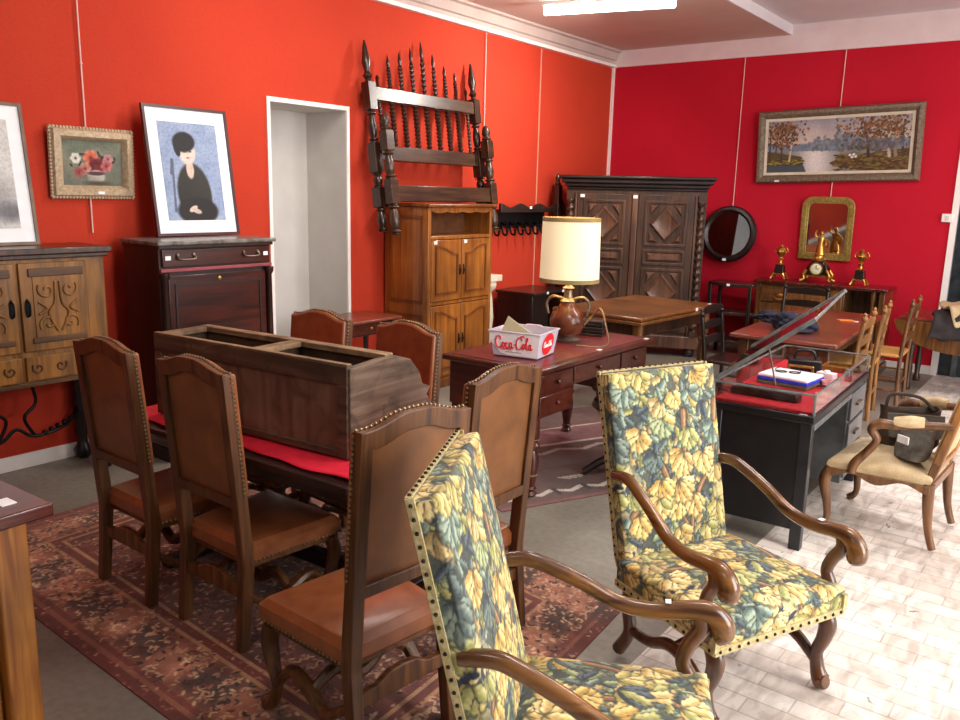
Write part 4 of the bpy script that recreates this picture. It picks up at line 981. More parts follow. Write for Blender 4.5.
small('wood_tray', lambda mb: (mb.box(-.10, -.08, 0, .10, .08, .012), mb.strip([(-.10, -.08), (.10, -.08), (.10, .08), (-.10, .08)], [(-.09, -.07), (.09, -.07), (.09, .07), (-.09, .07)], 'z', .012, .03)), M_OAKC, (cx+.11, cy+.52, cz), 0, 'flat brown wooden tray at far end of the display case', 'tray')

# ladder-back chairs round the reddish table
def ladder(name, label, loc, tt, mw, mr, H=.92, W=.40, grp=None, seat=M_RUSH):
    t = thing(name, label, 'chair', loc, tt, grp)
    for s in (-1, 1):
        mb = MB(); x = s*W/2
        mb.tube([(x, .18, 0), (x, .17, .43), (x*1.02, .21, H-.06)], .017, 10, 4); mb.ball((x*1.02, .213, H-.035), .022); mb.lathe([(.012, H-.02), (.014, H-.005), (.002, H+.01)], (x*1.02, .214, 0), 10); mb.build('back_post', mw, t)
        mb = MB(); mb.tube([(x, -.18, 0), (x, -.18, .44)], .017, 10, 1); mb.build('leg', mw, t)
        mb = MB()
        for z in (.14, .26): mb.tube([(x, -.18, z), (x, .175, z)], .010, 8, 1)
        mb.build('side_rung', mw, t)
    for z in (.56, .68, .80):
        mb = MB(); mb.prism([(-W/2, z), (W/2, z), (W/2, z+.05), (W/4, z+.065), (0, z+.07), (-W/4, z+.065), (-W/2, z+.05)], 'y', .175+(z-.43)*.085, .19+(z-.43)*.085); mb.build('back_slat', mw, t, .003)
    mb = MB(); mb.tube([(-W/2, -.18, .2), (W/2, -.18, .2)], .010, 8, 1); mb.tube([(-W/2, .175, .2), (W/2, .175, .2)], .010, 8, 1); mb.build('rung', mw, t)
    mb = MB(); mb.box(-W/2-.015, -.195, .425, W/2+.015, .18, .455); mb.build('seat', seat, t, .012)
    return t
ladder('ladder_back_chair', 'light oak ladder-back chair with rush seat, nearest at right of the reddish table', (-1.50, 6.42, 0), -87, M_LOAK, None, grp='rush chairs right of the reddish table')
ladder('ladder_back_chair', 'light oak ladder-back chair with rush seat, farther one at right of the reddish table', (-1.50, 7.02, 0), -84, M_LOAK, None, grp='rush chairs right of the reddish table')
ladder('ladder_back_chair', 'brown ladder-back chair turned away beside the drop-leaf table', (-1.40, 7.66, 0), -88, M_WALNUT, None)
ladder('finial_chair', 'dark chair with ball finials at left side of the reddish table', (-2.22, 6.32, 0), 90, M_DARK, None, .84, seat=M_DARKX)
ladder('finial_chair', 'dark finial chair behind far end of the reddish table near the low sideboard', (-2.25, 8.05, 0), 0, M_DARK, None, .90, seat=M_DARKX)

# swivel desk chair
t = thing('swivel_chair', 'black swivel desk chair with curved arms in front of the writing desk', 'chair', (-2.17, 4.42, 0), 200)
mb = MB(); mb.lathe([(.05, .40), (.20, .41), (.235, .44), (.22, .475), (0, .485)], (0, 0, 0), 24); mb.build('seat', M_BLACK, t)
mb = MB(); mb.tube([(.20, -.20, .54), (.215, 0, .55), (.16, .17, .56), (0, .22, .57), (-.16, .17, .56), (-.215, 0, .55), (-.20, -.20, .54)], [.022, .024, .026, .03, .026, .024, .022], 10, 6, .6); mb.build('arm_rail', M_WALNUTD, t)
for a in range(7):
    an = -.2+a*(PI+.4)/6; mb = MB(); mb.tube([(.19*math.cos(an), .19*math.sin(an), .45), (.21*math.cos(an), .21*math.sin(an), .54)], .010, 8, 1); mb.build('spindle', M_DARK, t)
mb = MB(); mb.lathe([(.045, .09), (.03, .16), (.022, .3), (.05, .40)], (0, 0, 0), 14); mb.build('column', M_DARK, t)
for k in range(4):
    an = k*PI/2+.4; c_, s_ = math.cos(an), math.sin(an); mb = MB(); mb.tube([(0, 0, .12), (.14*c_, .14*s_, .10), (.27*c_, .27*s_, .022)], [.03, .026, .022], 8); mb.build('foot', M_DARK, t)

# lamp
t = thing('table_lamp', 'lit table lamp with cream drum shade on a brown ceramic jug base', 'lamp', (-2.715, 4.54, .766), 20)
mb = MB(); mb.lathe([(.09, 0), (.095, .012), (.075, .025), (.06, .04)], (0, 0, 0), 24); mb.build('base', M_PEWTER, t)
mb = MB(); mb.lathe([(.06, .03), (.09, .05), (.112, .10), (.114, .14), (.095, .185), (.06, .215), (.05, .25)], (0, 0, 0), 28); mb.build('jug_body', M_CERAM, t)
mb = MB(); mb.lathe([(.05, .25), (.055, .26), (.03, .28), (.028, .33), (.04, .345), (.018, .36), (.014, .40)], (0, 0, 0), 18); mb.build('neck', M_PEWTER, t)
for s in (-1, 1):
    mb = MB(); mb.tube([(s*.03, 0, .27), (s*.10, 0, .285), (s*.14, 0, .24), (s*.125, 0, .17)], .010, 8); mb.build('handle', M_PEWTER, t)
mb = MB(); mb.lathe([(.192, .385), (.184, .79), (.181, .79), (.189, .385), (.192, .385)], (0, 0, 0), 40); sh = mb.build('lamp_shade', M_SHADE, t)
for pr in ([(.1940, .385), (.1936, .410), (.1885, .410), (.1885, .385), (.1940, .385)], [(.1862, .768), (.1858, .793), (.1805, .793), (.1805, .768), (.1862, .768)]):
    mb = MB(); mb.lathe(pr, (0, 0, 0), 40); mb.build('edge_trim', M_BAND, sh)
mb = MB(); mb.ball((0, 0, .48), .035, (1, 1, 1.3)); mb.build('bulb', plain('warm_bulb', '#fff0c8', '#fff0c8', .5, emis=5), t)
mb = MB(); mb.tube([(.05, .02, .03), (.14, .10, .15), (.21, .02, .22), (.26, -.08, .14), (.28, -.12, .008), (.10, -.20, .008)], .006, 8); mb.build('cord', plain('cord_tan', '#7a5a3a', '#8a6a48', .6), t)
# paper leaflets stack behind lamp
# crate
def crate():
    t = thing('cola_crate', 'frosted white plastic cola crate with red script lettering on the writing desk', 'crate', (-2.655, 3.955, .765), 10)
    b = [(-.14, -.125), (.14, -.125), (.14, .125), (-.14, .125)]; k = 1.16; h = .15
    Bo = [(x, y, .004) for x, y in b]; To = [(x*k, y*k, h) for x, y in b]; Ti = [(x*k*.96, y*k*.945, h) for x, y in b]; Bi = [(x*.95, y*.93, .012) for x, y in b]
    mb = MB(); q = [[mb.bm.verts.new(p) for p in L_] for L_ in (Bo, To, Ti, Bi)]
    for A_, B_ in zip(q[:-1], q[1:]):
        for i in range(4): mb.face([A_[i], A_[(i+1) % 4], B_[(i+1) % 4], B_[i]])
    mb.face(q[0][::-1]); mb.face(q[3]); mb.build('tub', M_CRATE, t, .004)
    mb = MB(); mb.strip([(-.168, -.151), (.168, -.151), (.168, .151), (-.168, .151)], [(-.156, -.137), (.156, -.137), (.156, .137), (-.156, .137)], 'z', h-.006, h+.004); mb.build('rim', M_CRATE, t, .003)
    # lettered face: front (-y) ; plane tilts outward
    def fp(u, v, d=.002): # u -1..1 across, v 0..1 up on front face
        kk = 1+(k-1)*v; return Vector((u*.14*kk, -.125*kk-d, .004+(h-.004)*v))
    def sp(u, v, d=.002): # right face (+x)
        kk = 1+(k-1)*v; return Vector((.14*kk+d, u*.125*kk, .004+(h-.004)*v))
    mb = MB(); P = [fp(-1+.0, .55), fp(-.62, .12), fp(-.3, .06), fp(1, .04), fp(1, .98), fp(-1, .98)]; mb.face([mb.bm.verts.new(p) for p in P]); mb.build('label_panel', M_WINK, t)
    # script strokes: connected cursive (u from 0..9, v 0..2)
    def bowl(x): return [(x+.42, .78), (x+.25, .95), (x+.04, .72), (x+.02, .30), (x+.20, .06), (x+.40, .28), (x+.44, .62), (x+.42, .78)]
    def stem(x): return [(x+.47, .98), (x+.44, .55), (x+.46, .14), (x+.62, .06), (x+.82, .36)]
    S = [
     [(1.40, 1.35), (1.38, 1.82), (1.0, 1.95), (.50, 1.5), (.30, .75), (.50, .12), (.95, .0), (1.35, .30), (1.55, .6)],
     bowl(1.55), [(1.98, .80), (2.15, .85), (2.32, .72)],
     [(2.78, .80), (2.62, .95), (2.38, .72), (2.36, .28), (2.55, .05), (2.85, .22), (3.1, .55)],
     bowl(3.08), stem(3.08), [(4.02, .62), (4.42, .74)],
     [(5.62, 1.35), (5.60, 1.82), (5.2, 1.95), (4.72, 1.5), (4.52, .75), (4.72, .12), (5.15, .0), (5.55, .30), (5.75, .6)],
     bowl(5.75), [(6.18, .80), (6.4, .95), (6.72, 1.55), (6.78, 1.9), (6.62, 1.95), (6.56, 1.5), (6.56, .35), (6.72, .06), (6.95, .3)],
     bowl(7.0), stem(7.0),
     [(.95, .0), (1.7, -.20), (2.6, -.10), (3.5, -.24)],
     [(5.2, 1.95), (5.75, 2.2), (6.2, 2.0)]]
    mb = MB()
    for st in S: mb.tube([fp(-.83+p[0]*.205, .34+p[1]*.25, .004) for p in st], [.0018]+[.0034]*(len(st)-2)+[.0018], 6, 5)
    mb.build('script_lettering', M_RED, t)
    mb = MB()
    for i in range(9): mb.box(-.055+i*.011, -.1325, .030, -.047+i*.011, -.1295, .034)
    mb.build('small_print', plain('grey_ink', '#8a7a7a', '#9a8a8a', .6), t)
    mb = MB(); mb.face([mb.bm.verts.new(sp(.62*math.cos(a), .5+.44*math.sin(a), .002)) for a in [2*PI*k_/28 for k_ in range(28)]]); disc = mb.build('red_disc', M_RED, t)
    mb = MB()
    for st in S[:-2]: mb.tube([sp(-.50+p[0]*.115, .40+p[1]*.12, .004) for p in st], .0022, 5, 3)
    mb.build('disc_lettering', M_WINK, disc)
    mb = MB(); mb.tube([(-.05, .138, h), (-.04, .14, h+.006), (.04, .14, h+.006), (.05, .138, h)], .006, 8); mb.build('grip', plain('pink_grip', '#e0b8c8', '#e8c8d4', .4), t)
    return t
cr = crate()
t2 = thing('paper_leaflet', 'cream paper leaflet sticking up out of the cola crate', 'paper', (-2.735, 3.90, .795), 8)
mb = MB(); mb.box(-.085, -.001, 0, .085, .001, .19, Matrix.Rotation(rad(30), 3, 'Y') @ Matrix.Rotation(rad(12), 3, 'X')); mb.build('sheet', M_PAPER, t2)
mb = MB(); mb.box(-.06, .012, .0, .09, .014, .15, Matrix.Rotation(rad(20), 3, 'Y') @ Matrix.Rotation(rad(6), 3, 'X')); mb.build('second_sheet', M_PAPER, t2)
# paper rack behind the lamp
t = thing('record_stack', 'short stack of dark flat folders lying on the desk right of the lamp', 'folder', (-2.72, 4.86, .764), 15)
for k in range(5):
    mb = MB(); mb.box(-.10, -.07, k*.022, .10, .07, k*.022+.016); mb.build('folder', M_BLACK if k % 2 else M_DARKX, t, .002)
# ------------------------------------------------------------------ dining table group
t = thing('dining_table', 'dark dining table under a red cloth on the oriental rug', 'table', (-2.68, 2.245, .005), 2)
W, D, H = 1.45, .86, .695
mb = MB(); mb.box(-W/2, -D/2, H-.035, W/2, D/2, H); mb.build('tabletop', M_DARKX, t, .008)
mb = MB(); mb.box(-W/2+.03, -D/2+.03, H-.055, W/2-.03, D/2-.03, H-.035); mb.box(-W/2+.10, -D/2+.10, H-.12, W/2-.10, D/2-.10, H-.055); mb.build('apron', M_DARKX, t, .005)
for s in (-1, 1):
    mb = MB(); x = s*(W/2-.22); mb.tube([(x, -.03, H-.11), (x, -.03, .52), (x, -.03, .44), (x, -.03, .36), (x, -.03, .24), (x, -.03, .10), (x, -.03, .02)], [.07, .08, .045, .04, .06, .075, .06], 14, 5, 1.0); mb.build('leg', M_DARK, t)
    mb = MB(); mb.box(s*(W/2-.22)-.035, -.34, .0, s*(W/2-.22)+.035, .34, .045); mb.build('foot', M_DARK, t, .008)
mb = MB(); mb.box(-W/2+.22, -.055, .10, W/2-.22, -.005, .17); mb.build('stretcher', M_DARK, t, .006)
# cloth
n, w = 40, 70
t = thing('red_tablecloth', 'bright red cloth runner spread over the dining table, hanging at its right end', 'tablecloth', (-2.68, 2.245, .703), 2)
X, Y = np.meshgrid(np.linspace(-.70, .93, w), np.linspace(-.385, .40, n))
Z = .003+.004*np.sin(X*9+Y*5)*np.sin(Y*11+X*3)
ov = np.clip(X-.735, 0, 1); Z = Z-ov*1.0; Z += 0; X = np.where(ov > 0, .737+.012*np.sin(Y*24)*np.minimum(ov*6, 1)+.008, X)
Y = Y+.010*np.sin(X*8+1)+.006*np.sin(X*23)
Z = np.where(ov > 0, Z, np.maximum(Z, .001))
P = np.stack([X, Y, Z], -1)
o = solid_grid('cloth', P, M_CLOTH, t, .004)
# weathered case lying on the table
t = thing('wooden_case', 'weathered wooden furniture carcass with two open compartments lying on the red cloth', 'wooden case', (-2.68, 2.115, .717), 5)
W, D, H = 1.10, .29, .355
mb = MB()
mb.box(-W/2, -D/2+.006, 0, W/2-.02, -D/2+.03, H-.02); mb.build('front_panel', M_OLDP, t, .003)
mb = MB(); mb.box(-W/2, -D/2-.006, H-.075, W/2, -D/2+.03, H); mb.box(-W/2, -D/2-.006, 0, -W/2+.045, -D/2+.03, H-.075); mb.box(W/2-.05, -D/2-.006, 0, W/2, -D/2+.03, H-.075); mb.box(-W/2+.045, -D/2-.004, 0, W/2-.05, -D/2+.03, .03); mb.build('front_frame', M_OLD, t, .004)
mb = MB(); mb.box(-W/2, -D/2-.003, H, W/2, -D/2+.022, H+.006); mb.box(-W/2, D/2-.05, H-.02, W/2-.02, D/2, H+.004); mb.box(.02, -D/2+.02, H-.02, .085, D/2-.04, H+.002); mb.box(-W/2, -D/2+.02, H-.02, -W/2+.05, D/2-.04, H+.002); mb.build('top_frame', M_OLDL, t, .003)
mb = MB(); mb.box(-W/2, D/2-.03, 0, W/2-.02, D/2-.006, H-.02); mb.box(.03, -D/2+.03, 0, .055, D/2-.03, H-.02); mb.box(-W/2, -D/2+.03, 0, -W/2+.025, D/2-.03, H-.02); mb.box(-W/2+.02, -D/2+.02, .0, W/2-.03, D/2-.02, .02); mb.build('inner_boards', M_OLD, t)
prof = [(-D/2, 0), (.36, 0), (.365, .12), (.33, .16), (.355, .19), (.30, .21), (.28, .26), (.22, .325), (.14, .35), (.03, .355), (-D/2, .345)]
mb = MB(); mb.prism(prof, 'x', W/2-.02, W/2+.012); mb.build('end_board', M_OLDV, t, .004)
# bracket with brass knob at the left of the case
t = thing('wooden_bracket', 'curved pale wooden bracket with brass knob standing on the red cloth left of the case', 'bracket', (-3.32, 2.30, .708), 10)
mb = MB(); mb.tube([(0, 0, 0), (.025, 0, .10), (.03, 0, .18), (.005, 0, .27)], [.022, .02, .018, .014], 8, 5, .6); mb.build('arm', M_OLDL, t)
mb = MB(); mb.tube([(.03, 0, .13), (.05, -.01, .13)], .005, 6, 1); mb.ball((.058, -.012, .13), .014); mb.build('knob', M_BRASS, t)

# ---- leather dining chairs
def crest(W, z0, zt, hump, n=16):
    """top outline left->right: shoulders low, smooth hump in the middle"""
    pts = []
    for k in range(n+1):
        u = -1+2*k/n; a = abs(u)
        v = 1 if a < .15 else (.5+.5*math.cos(PI*min(1, (a-.15)/.75)))
        pts.append((u*W/2, zt+hump*v))
    return pts
def make_dining(label, loc, tt):
    t = thing('dining_chair', label, 'chair', loc, tt, 'leather dining chairs round the red-clothed table')
    W, H, zs = .41, 1.065, .415
    lean = lambda z: .20+max(0, z-zs)*.085
    for s in (-1, 1):
        mb = MB(); x = s*(W/2-.02)
        mb.tube([(x, .225, 0), (x, .20, .28), (x, .20, zs), (x, lean(H), H-.005)], [.019, .021, .022, .019], 4, 4, 1.1, (1, 0, 0), True); mb.build('rear_leg', M_CHAIRW, t, .004)
    def lay(mb):           # shear the back to its lean
        for v in mb.bm.verts: v.co.y += lean(v.co.z)
        return mb
    top = crest(W, 0, H, .032)
    inner = crest(W-.085, 0, H-.055, .032)
    mb = MB(); mb.strip([(W/2, .55)][::-1]+[(-W/2, .55)][:0]+[(W/2, .55), (-W/2, .55)][1:]+top, [(W/2-.042, .60), (-W/2+.042, .60)][0:2]+inner, 'y', -.006, .024) if False else None
    o_ = [(W/2, .56), (-W/2, .56)]; i_ = [(W/2-.042, .60), (-W/2+.042, .60)]
    mb.strip(o_+top, i_+inner, 'y', -.004, .022); lay(mb); mb.build('back_frame', M_CHAIRW, t, .003)
    mb = MB(); mb.prism(i_+inner, 'y', -.008, .008); lay(mb); mb.build('rear_leather', M_LEATHERB, t)
    mb = MB(); mb.prism([(W/2-.004, .60), (-W/2+.004, .60)]+crest(W-.008, 0, H-.004, .032), 'y', -.038, -.006); lay(mb); mb.build('back_leather', M_LEATHER, t, .010)
    mb = MB()
    for s in (-1, 1):
        for k in range(27):
            z = .62+k*.0165; mb.ball((s*(W/2+.0015), lean(z)-.012, z), .0055, u=6, v=4)
    for k in range(25):
        i = k/24; x = (-1+2*i)*(W/2-.005); a = abs(-1+2*i); v = 1 if a < .15 else (.5+.5*math.cos(PI*min(1, (a-.15)/.75))); z = H+.032*v+.001
        mb.ball((x, lean(z)-.012, z), .0055, u=6, v=4)
    mb.build('nail_trim', M_NAIL, t)
    # seat
    f, r = .235, .20
    def trap(z, d=0): return [(-f+d, -.235+d, z), (f-d, -.235+d, z), (r-d, .19-d, z), (-r+d, .19-d, z)]
    mb = MB(); mb.rings([trap(.315, .012), trap(.345, .012)]); mb.build('seat_rail', M_CHAIRW, t, .004)
    mb = MB(); mb.rings([trap(.335), trap(.39), trap(.412, .02), trap(.420, .09)]); mb.build('seat', M_LEATHER, t, .012)
    mb = MB(); q = trap(.345, -.001)
    for a_, b_ in ((0, 1), (1, 2), (3, 0)):
        A_, B_ = Vector(q[a_]), Vector(q[b_]); n = 24
        for k in range(n): mb.ball(A_+(B_-A_)*(k+.5)/n, .0055, u=6, v=4)
    mb.build('nail_trim', M_NAIL, t)
    for s in (-1, 1):
        x = s*(f-.03)
        mb = MB(); mb.tube([(x, -.19, .33), (x, -.215, .27), (x, -.20, .19), (x, -.175, .12), (x, -.20, .05), (x, -.235, .022), (x, -.25, .045)], [.030, .032, .026, .020, .024, .026, .014], 10, 5, .85); mb.build('front_leg', M_CHAIRW, t)
        mb = MB(); mb.tube([(x, -.185, .10), (x*.97, -.10, .20), (x*.95, 0, .17), (x*.93, .08, .13), (x*.92, .20, .22)], [.018, .022, .026, .022, .018], 8, 5, .8); mb.build('side_stretcher', M_CHAIRW, t)
    mb = MB(); mb.tube([(-.19, 0, .17), (-.10, 0, .21), (0, 0, .16), (.10, 0, .21), (.19, 0, .17)], [.016, .02, .024, .02, .016], 8); mb.build('cross_stretcher', M_CHAIRW, t)
    mb = MB(); mb.prism([(-.18, .20), (.18, .20), (.18, .245), (.10, .25), (.05, .275), (0, .28), (-.05, .275), (-.10, .25), (-.18, .245)], 'y', .19, .215); mb.build('rear_stretcher', M_CHAIRW, t, .004)
    return t
proto = make_dining('leather dining chair at the table corner, back to us, its seat shining in full view', (-1.735, 1.70, .005), -97)
dup(proto, (-3.095, 1.885, .005), 179.5, 'leftmost leather dining chair on near side of the red-clothed table')
dup(proto, (-2.527, 1.91, .005), 179.5, 'leather dining chair on near side of the table in front of the wooden case')
dup(proto, (-1.88, 2.315, .005), -90, 'leather dining chair seen from behind, between the cola crate desk and the nearer tapestry armchair')
dup(proto, (-3.10, 2.52, .005), -1, 'leather dining chair on far side of the table in front of the white alcove')
dup(proto, (-2.56, 2.56, .005), -6, 'leather dining chair on far side of the table in front of the pine cabinet')
# ------------------------------------------------------------------ tapestry armchairs
def tapestry(W, H, px, seed):
    w, h = int(W*px), int(H*px)
    cv = Canvas(w, h, W, H, '#3a4448'); rnd = random.Random(seed)
    n1 = vnoise(h, w, 5, seed)[..., None]
    cv.a = hexc('#2b333c')*(1-n1)+hexc('#68706a')*n1
    def leaf(x, y, a, L, wd, dark, lite, outline='#20262c'):
        cv.ell(x, y, L*1.10, wd*1.30, a, outline, .12); cv.ell(x, y, L, wd, a, dark, .18, lite)
        for k in (-1, 1):     # oak lobes
            for q in (-.45, .1, .55):
                cv.ell(x+math.cos(a)*L*q-math.sin(a)*wd*.7*k, y+math.sin(a)*L*q+math.cos(a)*wd*.7*k, L*.28, wd*.42, a+k*.5, dark if k < 0 else lite, .25)
    cool = [('#46545a', '#7d8f90'), ('#4f6468', '#93a6a2'), ('#303a4a', '#5a687c'), ('#66765f', '#a2b094'), ('#74784c', '#b0b07c'), ('#3c4850', '#687a80'), ('#8a7a58', '#c0b08a')]
    for k in range(int(W*H*1500)):
        x, y = rnd.random()*W, rnd.random()*H; c = rnd.choice(cool)
        leaf(x, y, rnd.gauss(-PI/2, .9), rnd.uniform(.020, .034), rnd.uniform(.007, .011), *c)
    # cream ground patches with dark indented leaves
    for (fx, fy) in ((.12, .42), (.92, .36), (.5, .04), (.88, .04), (.1, .08)):
        cv.ell(fx*W, fy*H, .075, .085, .3, '#d2c298', .25)
        for k in range(16):
            a = rnd.random()*2*PI; r_ = rnd.uniform(.01, .065); cv.ell(fx*W+r_*math.cos(a), fy*H+r_*math.sin(a), .022, .009, a+rnd.gauss(0, .4), rnd.choice(['#2a3650', '#30405a', '#3c5662', '#28304a']), .15)
    # trunk and boughs
    for pts in ([(.62, -.05), (.60, .2), (.66, .35), (.80, .5), (.86, .75)], [(.60, .18), (.48, .33), (.40, .5), (.22, .62)], [(.64, .3), (.58, .5), (.60, .72)], [(.44, .42), (.30, .40), (.18, .30)]):
        P = [(x*W, y*H) for x, y in pts]; cv.line(P, (.008, .017), '#3a302c'); cv.line(P, (.005, .012), '#7a5c48'); cv.line([(x+.004, y+.003) for x, y in P], (.002, .004), '#a48668')
    warm = [('#a88c50', '#d8c48c'), ('#b49a60', '#e2d2a4'), ('#968c56', '#ccc290'), ('#bca470', '#e8d8b0'), ('#868a5a', '#bcbe90'), ('#a48a54', '#d2c092')]
    sx = .100; cl = [((i+.5+rnd.uniform(-.4, .4))*sx, (j+.5+rnd.uniform(-.4, .4))*sx) for i in range(int(W/sx)+1) for j in range(int(H/sx)+1)]
    rnd.shuffle(cl)
    for (x, y) in cl:
        if rnd.random() < .10: continue
        f = rnd.choice(warm) if rnd.random() < .82 else rnd.choice(cool)
        a0 = rnd.gauss(-PI/2, .5); nl = rnd.choice([5, 6, 7, 8]); R_ = rnd.uniform(.040, .058)
        idx = list(range(nl)); rnd.shuffle(idx)
        for j in idx:
            a = a0+(j-(nl-1)/2)*.40; r_ = R_*(1-.09*abs(j-(nl-1)/2))
            g = f if rnd.random() < .85 else rnd.choice(warm)
            leaf(x+math.cos(a)*r_*.95, y+math.sin(a)*r_*.95, a, r_*.80, .0135, *g)
    cv.a = cv.a*(.92+.30*vnoise(h, w, 60, seed+5, 2)[..., None])*np.array([1.05, 1.01, .90])
    return cv.a
def pad(W, D, side, tz, dome, arr, trapz=1.0, rnd_=.02):
    """cushion: rows/cols of arr wrap a slab lying in u-v plane; returns points (u, v, height)"""
    h, w = arr.shape[:2]
    U, V = np.meshgrid(np.linspace(-1, 1, w), np.linspace(-1, 1, h))
    aw, ad = W/2, D/2
    fu, fv = aw/(aw+side), ad/(ad+side)
    def fold(T, f, half):
        T_ = np.abs(T); inside = T_ <= f
        pos = np.where(inside, T_/f*half, half); dn = np.where(inside, 0, (T_-f)/(1-f)*side)
        e = np.clip(1-(half-pos)/rnd_, 0, 1); dn = dn+np.where(inside, e*e*rnd_*.5, rnd_*.5*(1-(T_-f)/(1-f)))
        return np.sign(T)*pos, dn
    X, dx = fold(U, fu, aw); Y, dy = fold(V, fv, ad)
    X = X*(1+(trapz-1)*(Y+ad)/(2*ad))
    dn = np.maximum(dx, dy)
    Z = tz+dome*(1-(U/fu).clip(-1, 1)**2)*(1-(V/fv).clip(-1, 1)**2)-dn
    return np.stack([X, Y, Z], -1)
ARR_SEAT = tapestry(.72, .66, 380, 11); ARR_BACK = tapestry(.66, .80, 380, 23)
def make_armchair(label, loc, tt):
    t = thing('tapestry_armchair', label, 'armchair', loc, tt, 'high-backed tapestry armchairs')
    W, D = .60, .52; zs = .40; H = 1.06; lean0 = .155
    # seat: u = x, v = y (back = +y)
    P = pad(W, D, .095, zs, .035, ARR_SEAT, .93); grid_obj('seat', P, ARR_SEAT, M_TAPE, t)
    mb = MB(); mb.rings([[(-W/2+.02, -D/2+.02, .285), (W/2-.02, -D/2+.02, .285), (W/2-.04, D/2-.01, .285), (-W/2+.04, D/2-.01, .285)], [(-W/2+.006, -D/2+.006, .37), (W/2-.006, -D/2+.006, .37), (W/2-.03, D/2-.006, .37), (-W/2+.03, D/2-.006, .37)]]); mb.build('seat_rail', M_BROWNLEG, t, .004)
    # back: slab leaning
    bw, bh, th = .505, H-.36, .075
    P = pad(bw, bh, .07, 0, .018, ARR_BACK, 1.03)
    yb = lambda z: D/2-.015+(z-zs)*lean0/(H-zs)
    Zc = .36+bh/2+P[..., 1]; Q = np.stack([P[..., 0], yb(Zc)-.005-P[..., 2]*1.0-.0, Zc+P[..., 2]*.2], -1)
    grid_obj('back', Q, ARR_BACK, M_TAPE, t)
    mb = MB(); mb.prism([(-bw/2+.004, .34), (bw/2-.004, .34), (bw/2*1.03-.004, H-.004), (-bw/2*1.03+.004, H-.004)], 'y', .058, .068)
    for v in mb.bm.verts: v.co.y += yb(v.co.z)
    mb.build('back_cloth', M_GREYF, t)
    # braid strips with studs along the rear edge of the back and lower edge of the seat
    mb = MB(); nb = MB()
    for s in (-1, 1):
        a_ = Vector((s*(bw/2+.003), yb(.38)+.055, .38)); b_ = Vector((s*(bw/2*1.03+.003), yb(H)+.055, H-.002))
        mb.tube([a_, b_], .010, 4, 1, .35, (0, 1, 0), True)
        for k in range(22): nb.ball(a_+(b_-a_)*(k+.5)/22+Vector((s*.003, 0, 0)), .0055, u=6, v=4)
    a_ = Vector((-bw/2*1.03, yb(H)+.060, H-.004)); b_ = Vector((bw/2*1.03, yb(H)+.060, H-.004)); mb.tube([a_, b_], .007, 4, 1, .35, (0, 1, 0), True)
    for k in range(18): nb.ball(a_+(b_-a_)*(k+.5)/18+Vector((0, 0, .003)), .0055, u=6, v=4)
    mb.add(nb).build('braid_trim', [M_BRAID, M_DNAIL], t)
    mb = MB(); nb = MB(); z = .308; q = [(-W/2-.003, -D/2-.003, z), (W/2+.003, -D/2-.003, z), (W/2*.93+.003, D/2, z), (-W/2*.93-.003, D/2, z)]
    for i, j, n in ((0, 1, 15), (1, 2, 13), (3, 0, 13)):
        a_, b_ = Vector(q[i]), Vector(q[j]); mb.tube([a_, b_], .013, 4, 1, .3, (0, 0, 1), True)
        d_ = (b_-a_).normalized(); nrm = Vector((d_.y, -d_.x, 0))
        for k in range(n): nb.ball(a_+(b_-a_)*(k+.5)/n+nrm*.004, .0062, u=6, v=4)
    for s in (-1, 1): mb.box(s*W/2-.009, -D/2-.009, .31, s*W/2+.009, -D/2+.009, zs-.03)
    mb.add(nb).build('braid_trim', [M_BRAID, M_DNAIL], t)
    for s in (-1, 1):
        xb = s*(bw/2+.005)
        mb = MB(); za = .69
        mb.tube([(xb-s*.01, yb(za)+.03, za), (xb, yb(za)-.05, za+.012), (xb+s*.008, yb(za)-.11, za-.004), (xb+s*.02, .10, .64), (xb+s*.03, .0, .585), (xb+s*.036, -.10, .568), (xb+s*.04, -.20, .580), (xb+s*.04, -.255, .578), (xb+s*.04, -.285, .552), (xb+s*.04, -.29, .522), (xb+s*.04, -.270, .505)], [.019, .021, .021, .021, .022, .023, .026, .030, .033, .034, .022], 12, 5, 1.05)
        arm = mb.build('arm', M_BROWNCH, t)
        mb = MB(); mb.tube([(xb+s*.04, -.225, .572), (xb+s*.04, -.235, .53), (xb+s*.034, -.205, .48), (xb+s*.03, -.19, .43), (xb+s*.03, -.21, .38), (xb+s*.02, -.215, .32)], [.022, .024, .022, .021, .024, .024], 12); mb.build('arm_support', M_BROWNLEG, t)
        x = s*(W/2-.035)
        mb = MB(); mb.tube([(x, -.215, .30), (x, -.235, .25), (x, -.225, .19), (x, -.205, .13), (x, -.215, .07), (x, -.235, .035), (x, -.255, .036)], [.030, .031, .026, .022, .026, .034, .022], 12); mb.build('front_leg', M_BROWNLEG, t)
        mb = MB(); mb.tube([(s*(W/2-.06), .22, .31), (s*(W/2-.06), .23, .22), (s*(W/2-.06), .215, .12), (s*(W/2-.06), .27, .022)], [.028, .027, .023, .026], 10); mb.build('rear_leg', M_BROWNLEG, t)
        mb = MB(); mb.tube([(x, -.21, .09), (x*.95, -.12, .16), (x*.92, 0, .18), (x*.92, .10, .14), (s*(W/2-.06), .215, .13)], [.018, .021, .023, .02, .017], 10); mb.build('side_stretcher', M_BROWNLEG, t)
    mb = MB(); mb.tube([(-.245, -.02, .18), (-.15, -.06, .225), (0, -.075, .20), (.15, -.06, .225), (.245, -.02, .18)], [.017, .02, .023, .02, .017], 10); mb.build('cross_stretcher', M_BROWNLEG, t)
    return t
arm1 = make_armchair('nearest high-backed tapestry armchair with leafy upholstery at bottom centre', (-.815, 1.665, 0), 117)
sticker(arm1, (.2955, -.14, .5985), s=.011, n='z')
